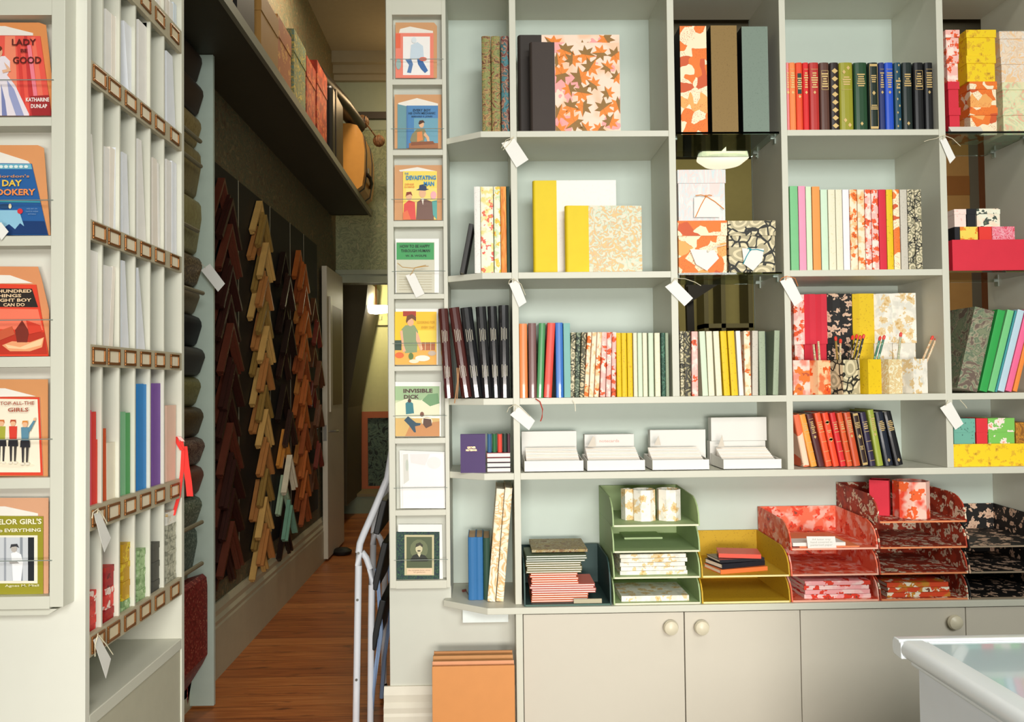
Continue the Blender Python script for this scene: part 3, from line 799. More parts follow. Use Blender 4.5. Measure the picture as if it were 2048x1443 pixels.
# long-stitch leather books
def leather(label, xb0, xb1, xt0, xt1, yt, h_, mat, Y):
    a, b = onY((xb0+xb1)/2, 796, Y), onY((xt0+xt1)/2, yt, Y)
    ln = math.atan2(b.x-a.x, b.z-a.z); t = .92*(onY(xt1, yt, Y).x-onY(xt0, yt, Y).x); h = math.hypot(b.x-a.x, b.z-a.z)
    r = book(label, 'book', a.x, Y, S[3]+.0015, t, h, mat, d=.2, lean=ln, round_=1.6, group='stitched leather books in the end bay')
    for z0 in (h*.22, h*.62):
        mb = MB()
        for j in range(4):
            x = (j-1.5)*t*.16; y = -.0012+abs(j-1.5)*.0008
            mb.tube([(x, y, z0+(j % 2)*.004), (x, y-.0006, z0+h*.07), (x, y, z0+h*.14-(j % 2)*.004)], .0009, 5)
        mb.build('stitching', M('#d9d2bd', .7), r, local=True)
    return r
DRED, BLK = M('#4a1d1a', .22, coat=.6), M('#16161a', .18, coat=.6)
for lab, q, mt, Y in (('dark red leather book leaning out at the left end of the third shelf', (891, 905, 875, 896, 617), DRED, YF+.006),
                      ('second dark red leather book, leaning beside the black stitched books', (924, 943, 896, 919, 616), DRED, YF+.008),
                      ('black stitched leather book leaning against the red leather books', (944, 964, 919, 945, 616), BLK, YF+.01),
                      ('second black stitched leather book from the left, leaning', (965.5, 983, 950, 972.5, 614), BLK, YF+.01),
                      ('third black stitched leather book, beside the one against the upright', (984, 1001, 974, 994, 613), BLK, YF+.012),
                      ('black stitched leather book standing against the narrow bay upright', (1001, 1019, 996, 1018, 611), BLK, YF+.012)):
    leather(lab, *q, 0, mt, Y)
mb = MB(); mb.tube(pp([(914, 735), (915, 762), (912, 785), (909, 806)], YF-.002), .0022, 6); mb.tube(pp([(918, 735), (916, 775), (914, 798)], YF-.003), .0018, 6)
tag(mb.build('leather_strap', M('#b98a62')), 'tan leather thongs hanging between the two dark red leather books', 'strap')
# purple book face-on and mini books
r = thing('book', 'small purple book facing out beside the miniature books', 'book', onY(946, 941, YF+.03)+Vector((0, 0, 0)))
z = S[4]; x0, x1, _, z1 = rect(921, 868, 971, 941, YF+.03)
r.location.z = z; BASE[r.name] = Vector(r.location)
mb = MB(); mb.box(x0, x1, YF+.028, YF+.030, z, z1); mb.box(x0, x1, YF+.052, YF+.054, z, z1); mb.box(x0, x0+.002, YF+.030, YF+.052, z, z1)
mb.build('cover', M('#4a3468'), r); MB().box(x0+.003, x1-.003, YF+.0305, YF+.0515, z+.002, z1-.002).build('page_block', PAGE, r)
lettering('LEATHER\nNOTEBOOK', 943, 897, 22, 9, YF+.0275, GILT, r)
zz = z
for i, (h_, dsc) in enumerate((('#3a1c26', 'dark maroon'), ('#28303c', 'dark blue'), ('#4a1a20', 'wine'), ('#8e2f34', 'red'))):
    x0, x1, _, _ = rect(973, 900, 1022, 912, YF+.03); t = .0165
    r = thing('miniature_book', f'{dsc} miniature book lying in the stack, {("lowest", "second lowest", "second highest", "topmost")[i]} of four', 'book', ((x0+x1)/2, YF+.03, zz), group='miniature books in the end bay')
    mb = MB(); mb.box(x0, x1-.001*i, YF+.03, YF+.10, zz, zz+.002); mb.box(x0, x1-.001*i, YF+.03, YF+.10, zz+t-.002, zz+t); mb.box(x0, x0+.002, YF+.03, YF+.10, zz+.002, zz+t-.002)
    mb.build('cover', M(h_), r); MB().box(x0+.0025, x1-.003, YF+.0315, YF+.098, zz+.0022, zz+t-.0022).build('page_block', WHITE, r)
    zz += t+.0003
row([(d+' miniature book', M(c), a, b) for d, c, a, b in (('blue', '#33608c', 974.5, 983.5), ('green', '#2b6a3c', 984.5, 993.5), ('red', '#e04a38', 995, 1004.5), ('dark green', '#2a3c34', 1005.5, 1014), ('maroon', '#5a3440', 1014.5, 1020.5))],
    zz, 900, 868, YF+.032, 'standing on the stack of four lying ones', 'miniature books in the end bay', name='miniature_book', d=.05)
# end of the worktop
KTOP = M('#c7a27a', .7)
for i, (lab, c, b0, b1, t0, t1, yt, yb_) in enumerate((('left one of two blue books standing at the clipped end of the worktop', '#2f6ea6', 939, 952, 932, 950, 1074, 1178), ('right one of two blue books standing at the clipped end of the worktop', '#2f6ea6', 953, 965, 951, 967, 1074, 1179), ('dark green book between the blue books and the tall cream books', '#28493a', 967, 981, 968, 982, 1076, 1180))):
    Y = 2.76; x = onY((b0+b1)/2, yb_, Y).x; h = onY(950, yt, Y).z-S[5]
    r = book(lab, 'book', x, Y, S[5], onY(t1, yt, Y).x-onY(t0, yt, Y).x-.001, h, M(c), d=.15, group='books at the end of the worktop', pages=KTOP)
for lab, b0, b1, t0, t1, yt, yb_ in (('tall cream veined book leaning at the end of the worktop, left of its twin', 974.5, 990.5, 992, 1008, 978, 1191), ('tall cream veined book leaning right of its twin, against the upright', 992, 1007, 1009, 1024, 976, 1190)):
    Y = 2.735; a, b = onY((b0+b1)/2, yb_, Y), onY((t0+t1)/2, yt, Y); ln = math.atan2(b.x-a.x, b.z-a.z)
    book(lab, 'book', a.x, Y, S[5], (onY(b1, yb_, Y).x-onY(b0, yb_, Y).x)*.98, (b.z-S[5])/math.cos(ln), PAT('marble', '#f2ecd9', '#efe3c0', '#d9a860', '#f2ecd9', scale=14), d=.2, lean=ln, round_=.4, group='books at the end of the worktop')
mb = MB(); q = onZ(925, 1181, S[5]+.004); mb.tube([(q.x, q.y, q.z), (q.x+.012, q.y+.01, q.z)], .0045, 6); mb.tube([(q.x+.012, q.y+.01, q.z), (q.x+.03, 2.775, q.z)], .001, 5)
tag(mb.build('tassel', M('#6d3b33')), 'small maroon tassel lying on the worktop before the blue books', 'tassel')

# --- wide left bay: albums
def album(label, x0, xs, x1, yt, z, Y, spine, cov, t, rz, yb):
    """album standing face-out, cloth spine at the left, turned a little"""
    a, b = onY(x0, (yt+yb)/2, Y), onY(x1, (yt+yb)/2, Y); s_ = onY(xs, (yt+yb)/2, Y).x-a.x
    W = (b.x-a.x)/math.cos(rz); h = onY(x0+10, yt, Y).z-z
    r = thing('album', label, 'album', (a.x, Y, z+.0004), (0, 0, rz), 'photograph albums standing face out')
    n = 6; bt = .003
    mb = MB()
    pr = [(t*.25, t)]+[(t*.25-t*.25*math.sin(PI*i/n), t/2+t/2*math.cos(PI*i/n)) for i in range(n+1)]+[(s_, 0), (s_, bt), (t*.25, bt)]
    mb.prism([(u, v, 0) for u, v in pr[1:]+[(t*.25, t-.001)]], (0, 0, h))
    mb.box(t*.25, s_, t-bt, t, 0, h)
    mb.build('spine', spine, r, local=True)
    mb = MB(); mb.box(s_, W, 0, bt, 0, h); mb.box(s_, W, t-bt, t, 0, h); mbc = mb.build('cover', cov, r, local=True)
    if cov is PINKW: leaves(bpy.data.objects[mbc.name], s_, W, h, int(yt))
    MB().box(s_*.5, W-.004, bt+.0004, t-bt-.0004, .003, h-.003).build('page_block', PAGE, r, local=True)
    return r
LEAF = PAT('leaf', '#f8cfc0', '#ec7428', '#b8522c', '#f58a76', scale=17)
PINKW = PAT('floral', '#f8dcc8', '#f4a6a4', '#f29a9c', '#f9c8a8', scale=9)
def leaves(parent, x0, x1, h, seed, n=26):
    """maple-like leaves printed on the cover, half orange and half bronze"""
    rnd = random.Random(seed); mb = MB(); pts = []
    for k in range(400):
        if len(pts) >= n: break
        p = (rnd.uniform(x0+.008, x1-.008), rnd.uniform(.01, h-.01))
        if all(math.hypot(p[0]-q[0], p[1]-q[1]) > .044 for q in pts): pts.append(p)
    for (x, z) in pts:
        R_ = rnd.uniform(.026, .040); a0 = rnd.uniform(0, 2*PI); out = []
        for j in range(14):
            a = a0+2*PI*j/14; rr = R_*(1.0 if j % 2 == 0 else .5)*(.75+.35*abs(math.cos((a-a0)/2)))
            u, v = x+rr*math.cos(a), z+rr*math.sin(a)
            out.append((min(max(u, x0+.0008), x1-.0008), -.0005, min(max(v, .001), h-.001)))
        mb.prism(out, (0, .0004, 0), 0); half = [(o[0], -.0009, o[2]) for o in out[:8]]
        mb.prism(half, (0, .0003, 0), 1)
        c = (x, -.0011, z)
        for j in (0, 2, 4, 10, 12): o = out[j]; mb.prism([(x-.0003, -.0012, z), (x+.0003, -.0012, z), (o[0], -.0012, o[2])], (0, .0002, 0), 2)
    mb.build('printed_leaves', [M('#ec8628', .5, var=.1), M('#8f6a2c', .5, var=.15), M('#b5642a', .5)], parent, local=True)
album('large dark-spined album with orange leaf cover, the rear one on the top shelf', 1036, 1084, 1240, 70, S[1], 2.80, M('#2e2723', .6, bump=.3), PINKW, .04, 0, 262)
album('large dark-spined album with orange leaf cover, the front one on the top shelf', 1060, 1110, 1241, 84, S[1], 2.735, M('#3a2f2a', .6, bump=.3), PINKW, .035, .03, 262)
album('tall white album with a yellow cloth spine on the second shelf', 1066, 1114, 1233, 361, S[2], 2.80, M('#e6c91e', .6, bump=.3), PAT('speck', '#f4efe8', '#ece2dc', scale=30), .035, 0, 543)
album('smaller pale marbled album with a yellow cloth spine, in front of the white one', 1131, 1178, 1285, 411, S[2], 2.735, M('#e6c91e', .6, bump=.3), PAT('marble', '#e3dcc6', '#c6dcc8', '#ddb68c', '#e8c48a', scale=34), .035, .04, 543)
W1 = 'on the third shelf, wide left bay'
row([('orange leather journal', M('#e0803c', .3, coat=.4), 1039, 1055, {'yt': 647}), ('brown leather journal', M('#6d4440', .3, coat=.4), 1057, 1073, {'yt': 646}),
     ('green leather journal', M('#3f8a50', .3, coat=.4), 1073, 1087, 1077, 1092, {'yt': 646}), ('red leather journal', M('#d8402e', .4, coat=.2), 1087, 1104, 1095, 1111, {'yt': 646}),
     ('blue leather journal', M('#2f6fc0', .3, coat=.4), 1111.5, 1126.5, {'yt': 645}), ('teal cloth notebook', M('#7fb5ae', .6), 1127.5, 1141, {'yt': 646, 'round': .2}),
     ('black and beige shell-patterned notebook', BW, 1139, 1149, 1142, 1152), ('dark green shell-patterned notebook', BWG, 1149, 1159, 1152, 1162), ('beige shell-patterned notebook', PAT('shell', '#cfc09a', '#5c5846', scale=30, dist=.5), 1159, 1169, 1163, 1173),
     ('cream and orange blossom notebook', FLO, 1168, 1177, 1174.5, 1184), ('cream and orange blossom notebook', FLO, 1177.5, 1187.5, 1184.5, 1194), ('cream and orange blossom notebook', FLO, 1188, 1198, 1195, 1204),
     ('pink and orange flowered notebook', FLP, 1200, 1211, 1204.5, 1214), ('pink and orange flowered notebook', FLP, 1212, 1222, 1214.5, 1224), ('pink and orange flowered notebook', FLP, 1223, 1232, 1224.5, 1233),
     ('yellow speckled notebook', YEL, 1233.5, 1243), ('yellow speckled notebook', YEL, 1243.5, 1254), ('yellow speckled notebook', YEL, 1255, 1265.5),
     ('cream plain notebook', CRM, 1267, 1275), ('pale green notebook', WGR, 1276, 1285), ('cream plain notebook', CRM, 1286, 1295), ('pale green notebook', WGR, 1297.5, 1307.5), ('cream plain notebook', CRM, 1310, 1321),
     ('dark green marbled notebook', PAT('marble', '#2e5245', '#1c3a30', '#5a8a70', scale=40), 1323, 1331), ('dull green notebook', GGS, 1331.5, 1338)],
    S[3], 795, 665.5, YF+.012, W1, 'notebooks on the third shelf of the wide left bay', cat='notebook', name='notebook', d=.16, round_=.5)

# --- open middle bay
def slip(label, x0, x1, yt, z, Y, mat, yb=262):
    a, b = onY(x0, (yt+yb)/2, Y), onY(x1, (yt+yb)/2, Y); h = onY((x0+x1)/2, yt, Y).z-z; d_ = .2
    r = thing('box_file', label, 'box file', ((a.x+b.x)/2, Y, z+.0002), (0, 0, 0), 'box files on the top glass shelf'); t = b.x-a.x
    MB().box(-t/2, t/2, 0, .004, 0, h).build('spine', mat, r, local=True)
    mb = MB(); mb.box(-t/2, -t/2+.003, .004, d_, 0, h); mb.box(t/2-.003, t/2, .004, d_, 0, h); mb.box(-t/2+.003, t/2-.003, .004, d_, h-.003, h); mb.box(-t/2+.003, t/2-.003, .004, d_, 0, .003)
    mb.build('case', BLACK, r, local=True)
    MB().box(-t/2+.004, t/2-.004, .006, d_-.01, .004, h-.012).build('inner_lining', M('#2b2824'), r, local=True)
slip('orange and cream patchwork box file at the left of the top glass shelf', 1361, 1414, 52, G1, YF+.02, PATCH)
slip('olive brown mesh-patterned box file in the middle of the top glass shelf', 1423, 1475, 51, G1, YF+.02, PAT('speck', '#8a6e3c', '#6c5228', scale=60))
slip('grey green mesh-patterned box file at the right of the top glass shelf', 1485, 1537, 53, G1, YF+.02, PAT('speck', '#78887c', '#5c6c62', scale=60))
def lidbox(label, x0, x1, yt, yl, yb, z, Y, mat, d=.15, group='lidded boxes', name='lidded_box', dx=.003, lidmat=None, th=None):
    ym = (yt+yb)/2; a, b = onY(x0, ym, Y), onY(x1, ym, Y); b.x = min(b.x, FX-.003); h = (onY((x0+x1)/2, yt, Y).z-z) if th is None else th
    lh = h*(yl-yt)/(yb-yt); t = b.x-a.x
    r = thing(name, label, 'box', ((a.x+b.x)/2, Y, z+.0002), (0, 0, 0), group)
    MB().box(-t/2+dx, t/2-dx, dx, d-dx, 0, h-lh+.002).build('box_body', mat, r, local=True)
    MB().box(-t/2, t/2, 0, d, h-lh, h).build('lid', lidmat or mat, r, local=True, bevel=.0008)
    r['top'] = z+h; del r['top']
    return z+h+.0003
def tag_on_box(label, q, ribbon, knot, ends, Y, rc):
    r = thing('gift_tag', label, 'tag', onY(q[0][0], q[0][1], Y))
    flat(q, Y, .0006, 'tag_card', WHITE, r)
    mb = MB()
    for e in ends:
        mb.tube(pp([knot, ((knot[0]+e[0])/2, (knot[1]+e[1])/2-2), e], Y-.0015), .0016, 6)
    mb.lathe([(.0005, -.004), (.004, -.002), (.004, .002), (.0005, .004)], onY(*knot, Y-.003), 'x', 8)
    mb.build('ribbon', M(rc), r)
z = lidbox('orange and cream patchwork lidded box under the pale box', 1356, 1455, 441, 470, 542, G2, YF+.02, PATCH, group='lidded boxes on the lower glass shelf')
lidbox('pale pink and blue lidded box on top of the patchwork box', 1355.5, 1452, 339, 366, 440, z, YF+.02, PAT('marble', '#dfe4e2', '#ecd6d2', '#cfe0e4', scale=30, stretch=(1, 1, .2)), group='lidded boxes on the lower glass shelf')
lidbox('black and beige shell-patterned lidded box on the lower glass shelf', 1456.5, 1552, 441, 470, 542, G2, YF+.02, PAT('shell', '#e0d3ae', '#2e2e29', '#b3a888', scale=15, dist=.6), group='lidded boxes on the lower glass shelf')
tag_on_box('white card tied with an orange ribbon on the pale pink and blue box', [(1388, 394), (1440, 394), (1440, 434), (1388, 434)], 0, (1412, 392), [(1391, 391), (1424, 391), (1391, 434), (1448, 418)], YF+.014, '#e38f3e')
tag_on_box('white card tags on the front of the patchwork box', [(1380, 498), (1429, 500), (1438, 516), (1414, 541), (1392, 528)], 0, (1416, 502), [(1440, 489), (1452, 489)], YF+.014, '#efe6d2')
tag_on_box('white card tied with a blue ribbon on the shell-patterned box', [(1484, 496), (1528, 497), (1524, 522), (1506, 541), (1488, 528)], 0, (1501, 499), [(1486, 528), (1528, 502), (1495, 497)], YF+.014, '#2f98a8')
W2 = 'on the third shelf of the open middle bay'
row([('black and beige shell-patterned notebook', BW, 1361, 1368), ('brown shell-patterned notebook', PAT('shell', '#a59a74', '#3f3c30', scale=28, dist=.5), 1368.5, 1381.5), ('pink and orange flowered notebook', FLP, 1384, 1397, 1382.5, 1396),
     ('pale green notebook', WGR, 1405, 1417, 1397.5, 1411), ('cream plain notebook', CRM, 1417.5, 1430, 1412, 1424), ('white notebook', CRM, 1433, 1445, 1425, 1439),
     ('yellow speckled notebook', YEL, 1448, 1461, 1440, 1453), ('yellow speckled notebook', YEL, 1463, 1477, 1455, 1468), ('plain white notebook', WHITE, 1478.5, 1488, 1470, 1482), ('cream and orange blossom notebook', FLO, 1490.5, 1503.5, 1487.5, 1500),
     ('grey speckled notebook', GRS, 1504.5, 1517, 1504, 1517), ('grey green speckled notebook', GGS, 1518.5, 1531.5), ('dark green notebook standing back', M('#2f3a34'), 1532.5, 1544, {'dy': .05}), ('slim grey green notebook against the upright', GGS, 1545.5, 1557, 1549, 1560)],  # dark green item is added where the row has only a dark gap
    S[3], 791, 662, YF+.012, W2, 'notebooks on the third shelf of the middle bay', cat='notebook', name='notebook', d=.16, round_=.3)

# --- right bay
W3 = 'on the top shelf of the right bay'
LR = lambda c: M(c, .38, coat=.15)
row([('pink leather book', LR('#f08f93'), 1573.8, 1579, {'style': 'title'}), ('orange leather book', LR('#f08a50'), 1579.5, 1592.5, {'style': 'title'}), ('orange-red leather book with a green label', LR('#e8502e'), 1593, 1606.5, {'style': 'panel'}),
     ('bright red leather book', LR('#dd2c30'), 1607, 1619, {'style': 'title'}), ('crimson leather book', LR('#b8322f'), 1620, 1639.5, {'style': 'title'}), ('brown leather book with a boxed title', LR('#5c3c33'), 1641, 1660, {'style': 'boxed'}),
     ('dark book with a column of gilt diamonds', LR('#2c201f'), 1661.5, 1679, {'style': 'diamonds'}), ('olive green leather book', LR('#98952c'), 1680, 1707.5, {'style': 'scatter'}), ('bottle green leather book', LR('#26492f'), 1709.5, 1736, {'style': 'foot'}),
     ('black-green leather book with a gilt frame', LR('#1d2a22'), 1738, 1758, {'style': 'frame'}), ('navy leather book', LR('#2f3a70'), 1759.5, 1770.5, {'style': 'title'}), ('bright blue leather book', LR('#2450c4'), 1771.5, 1788.5, {'style': 'title'}),
     ('dark teal leather book with gilt dots', LR('#20485c'), 1790, 1804, {'style': 'dots'}), ('green-black leather book', LR('#1f2a28'), 1806, 1826, {'style': 'foot'}), ('black leather book with a boxed title', LR('#17171a'), 1829, 1849, {'style': 'boxed'}), ('black leather book with a broad title', LR('#141417'), 1850.5, 1868, {'style': 'title'})],
    S[1], 259, 125, YF+.012, W3, 'leather books on the top shelf', d=.15)
W4 = 'on the second shelf, right bay'
row([('green cloth notebook', M('#7cc088'), 1581, 1597, {'yt': 372}), ('pink cloth notebook', M('#f09ab8'), 1598, 1612, {'yt': 372}), ('mint cloth notebook', M('#d6e8c6'), 1613, 1624, {'yt': 373}), ('orange cloth notebook', M('#f09a50'), 1625.5, 1641, {'yt': 373}),
     ('pale green cloth notebook', M('#cfe6cc'), 1642.5, 1656), ('cream notebook', CRM, 1657.5, 1671.5), ('cream notebook', CRM, 1672.5, 1685.5), ('white notebook', M('#ece9ee'), 1686.5, 1699.5),
     ('orange and white blossom notebook', FLO, 1700.5, 1715), ('orange and white blossom notebook', FLO, 1716, 1730), ('pink and orange flowered notebook', FLP, 1731, 1743), ('pink and orange flowered notebook', FLP, 1744, 1757.5),
     ('crimson notebook', CRIM, 1758.5, 1773), ('yellow speckled notebook', YEL, 1774, 1786.5), ('orange patchwork notebook', PATCH, 1787.5, 1800), ('grey speckled notebook', GRS, 1801.5, 1815.5),
     ('black and beige shell-patterned notebook', BW, 1816.5, 1830), ('black and beige shell-patterned notebook', BW, 1831, 1844)],
    S[2], 539.5, 379, YF+.012, W4, 'notebooks on the second shelf of the right bay', cat='notebook', name='notebook', d=.17, round_=.2)
W5 = 'leaning on the fourth shelf of the right bay'
row([('cream and pink leather book', PAT('patch', '#f4cfb4', '#e8704a', scale=14), 1607, 1621, 1588, 1598.5, {'yt': 829}), ('yellow-orange leather book', LR('#eda042'), 1622, 1636, 1598, 1612, {'yt': 829, 'style': 'bands'}), ('maroon brown leather book', LR('#55282a'), 1637, 1651, 1612.5, 1626, {'yt': 828, 'style': 'title'}),
     ('orange-red leather book', LR('#ea5a30'), 1652, 1666, 1628, 1642, {'style': 'bands'}), ('scarlet leather book with gilt stars', LR('#ee4e2c'), 1667, 1680.5, 1643, 1658, {'style': 'stars'}), ('crimson leather book', LR('#d62c30'), 1681.5, 1694, 1659, 1672, {'style': 'bands'}),
     ('burnt orange leather book', LR('#d8582c'), 1695, 1707, 1673, 1686, {'style': 'bands'}), ('rust leather book', LR('#c6502a'), 1708, 1723, 1688, 1701, {'style': 'title'}), ('dark brown leather book with gilt panels', LR('#33231f'), 1724.5, 1738, 1703, 1717, {'style': 'frame'}),
     ('purple-black leather book', LR('#2d2440'), 1740, 1753.5, 1719, 1733, {'style': 'bands'}), ('lime green leather book', LR('#9aa640'), 1755, 1769, 1734, 1749, {'yt': 821, 'style': 'title'}), ('navy-black leather book', LR('#1c2230'), 1771, 1789, 1751, 1766, {'style': 'foot'}), ('black leather book', LR('#141418'), 1791, 1809, 1767, 1783, {'style': 'foot'})],
    S[4]+.0015, 933, 826, YF+.05, W5, 'leather books on the fourth shelf', d=.14)
# ================================================================== boxes, pots, trays
# --- third shelf of the right bay: tall boxes at the back, pen pots in front
def tallbox(label, x0, x1, yt, mat, Y=2.84, rz=.0, d=.09, name='tall_box'):
    a, b = onY(x0, 660, Y), onY(x1, 660, Y); z = S[3]; h = onY((x0+x1)/2, yt, Y).z-z; t = b.x-a.x; lh = h*.5
    r = thing(name, label, 'box', ((a.x+b.x)/2, Y, z+.0002), (0, 0, rz), 'tall boxes at the back of the third shelf')
    w = t/(math.cos(rz)+.0)
    # chamfered front edge, as the boxes show two faces
    def oct(wd, dp, c): return [(-wd/2, c), (-wd/2+c*1.6, 0), (wd/2, 0), (wd/2, dp), (-wd/2, dp)]
    MB().prism([(u, v, 0) for u, v in oct(w-.006, d, .012)], (0, 0, h-lh)).build('box_body', mat, r, local=True)
    MB().prism([(u, v-.003, h-lh) for u, v in oct(w, d+.006, .012)], (0, 0, lh)).build('lid', mat, r, local=True)
tallbox('tall pink and orange flowered box at the back left of the right bay', 1590, 1608.5, 589, FLP)
tallbox('left one of two tall crimson boxes behind the pen pots', 1609, 1631, 588, CRIM)
tallbox('right one of two tall crimson boxes behind the pen pots', 1632, 1654, 588, CRIM)
tallbox('left one of two tall black flowered boxes behind the pen pots', 1655, 1680, 587, BLKF)
tallbox('right one of two tall black flowered boxes behind the pen pots', 1681, 1704, 587, BLKF)
tallbox('tall yellow box behind the pen pots', 1708, 1748, 587, YEL)
tallbox('left one of two tall white and gold boxes behind the pen pots', 1749, 1785, 587, CRG)
tallbox('right one of two tall white and gold boxes behind the pen pots', 1786, 1832, 586, CRG)
POTS = {}
def pot(key, label, x0, x1, yt, z, Y, mat, rz, w=None, d=None, yb=789, group='pen pots', n=4, h=None):
    """square card pot, turned so that two faces show"""
    a, b = onY(x0, (yt+yb)/2, Y), onY(x1, (yt+yb)/2, Y); W = b.x-a.x
    s_ = W/(abs(math.cos(rz))+abs(math.sin(rz))) if n == 4 else W
    h = h or onY((x0+x1)/2, yt, Y).z-z
    cx = (a.x+b.x)/2; cy = Y+s_*(abs(math.cos(rz))+abs(math.sin(rz)))/2+.001
    r = thing('pen_pot', label, 'pen pot', (cx, cy, z+.0002), (0, 0, rz), group)
    mb = MB(); o, i = s_/2, s_/2-.0025
    if n == 4:
        for q in ((-o, o, -o, -i), (-o, o, i, o), (-o, -i, -i, i), (i, o, -i, i)): mb.box(q[0], q[1], q[2], q[3], 0, h)
        mb.build('pot_wall', mat, r, local=True); MB().box(-i, i, -i, i, 0, .003).build('pot_base', mat, r, local=True)
    else:
        c = s_*.28
        O = [(-o+c, -o), (o-c, -o), (o, -o+c), (o, o-c), (o-c, o), (-o+c, o), (-o, o-c), (-o, -o+c)]
        for k in range(8):
            p, q = O[k], O[(k+1) % 8]; f_ = 1-.005/s_*1.2
            mb.prism([(p[0], p[1], 0), (q[0], q[1], 0), (q[0]*f_, q[1]*f_, 0), (p[0]*f_, p[1]*f_, 0)], (0, 0, h))
        mb.build('pot_wall', mat, r, local=True)
        MB().prism([(x*.96, y*.96, 0) for x, y in O], (0, 0, .003)).build('pot_base', M('#2a2320'), r, local=True)
    POTS[key] = (cx, cy, z+.0035, s_, h)
    return r
PW = 'pen pot at the front of the third shelf'
Yp_ = YF+.012
pot('a', 'pink and orange leaf-patterned '+PW, 1587, 1620, 720, S[3], Yp_, LEAF, 0)
pot('b', 'red and orange blossom '+PW, 1621, 1668, 720, S[3], Yp_, PAT('floral', '#f6d0a0', '#e8642a', '#c9352a', '#ee7a4a', scale=20), .45)
pot('c', 'black and beige shell-patterned '+PW, 1672, 1727, 719, S[3], Yp_, PAT('shell', '#e0d3ae', '#2e2e29', '#b3a888', scale=15, dist=.6), .35)
pot('d', 'yellow '+PW, 1729, 1767, 718, S[3], Yp_, YEL, .25)
pot('e', 'cream marbled '+PW, 1768, 1810, 718, S[3], Yp_, PAT('marble', '#efe8cc', '#e2d3a4', '#ddb880', scale=30), .3)
pot('f', 'white and gold '+PW, 1812, 1864, 717, S[3], Yp_, CRG, .4)
def pencil(key, label, px, py, dx, dy, mat, tip='#e0402e', r_=.0038):
    cx, cy, z0, s_, h = POTS[key]
    top = onY(px, py, cy); b = Vector((cx+dx*s_, cy+dy*s_, z0+r_))
    v = (top-b); L_ = v.length; v.normalize()
    r = thing('pencil', label, 'pencil', b, v.to_track_quat('Z', 'Y').to_euler(), 'patterned pencils in the pots')
    MB().lathe([(r_, 0), (r_, L_-.016)], (0, 0, 0), 'z', 6).build('pencil_barrel', mat, r, local=True)
    if tip: MB().lathe([(r_*1.05, L_-.016), (r_*1.35, L_-.012), (r_*1.35, L_-.004), (r_*.6, L_)], (0, 0, 0), 'z', 8).build('end_cap', M(tip, .4), r, local=True)
PM = PAT('marble', '#c98f5a', '#f0d9b8', '#7b8a5a', scale=60)
PB = PAT('floral', '#2b2a26', '#cdb690', '#b0805a', scale=60)
pencil('b', 'left one of two bare patterned pencils in the red and orange pot', 1626, 679, .1, .1, PM, None)
pencil('b', 'right one of two bare patterned pencils in the red and orange pot', 1636, 673, .2, -.1, PM, None)
pencil('c', 'gold patterned red-tipped pencil leaning left in the black and beige pot', 1671, 672, -.1, .2, PAT('marble', '#b08a44', '#7d6a34', scale=60))
pencil('c', 'red-tipped pencil lower than the others at the left of the black and beige pot', 1681, 677, -.22, -.05, PM)
for k, (x_, y_, w_) in enumerate(((1706, 670, 'leftmost'), (1714, 668, 'second from the left'), (1721, 670, 'third from the left'), (1728, 668, 'rightmost'))):
    pencil('c', f'{w_} of four dark red-tipped pencils in the black and beige pot', x_, y_, -.05+.1*k, .2-.1*k, PB)
pencil('d', 'left one of two green patterned red-tipped pencils in the yellow pot', 1761, 672, -.2, .1, PAT('floral', '#4a7c68', '#8fc0a0', '#e0b070', scale=60))
pencil('d', 'right one of two green patterned red-tipped pencils in the yellow pot', 1769, 670, -.05, -.1, PAT('floral', '#4a7c68', '#8fc0a0', '#e0b070', scale=60))
pencil('e', 'tall thin red-tipped pencil leaning left in the cream marbled pot', 1802, 664, .32, 0, PAT('marble', '#9aa88a', '#d8ceb0', scale=60))
pencil('f', 'left one of two pale red-tipped pencils leaning right in the white and gold pot', 1866, 671, -.1, .1, PAT('marble', '#e6d6b8', '#cfa070', scale=60))
pencil('f', 'right one of two pale red-tipped pencils leaning right in the white and gold pot', 1874, 672, .05, -.1, PAT('marble', '#e6d6b8', '#cfa070', scale=60))

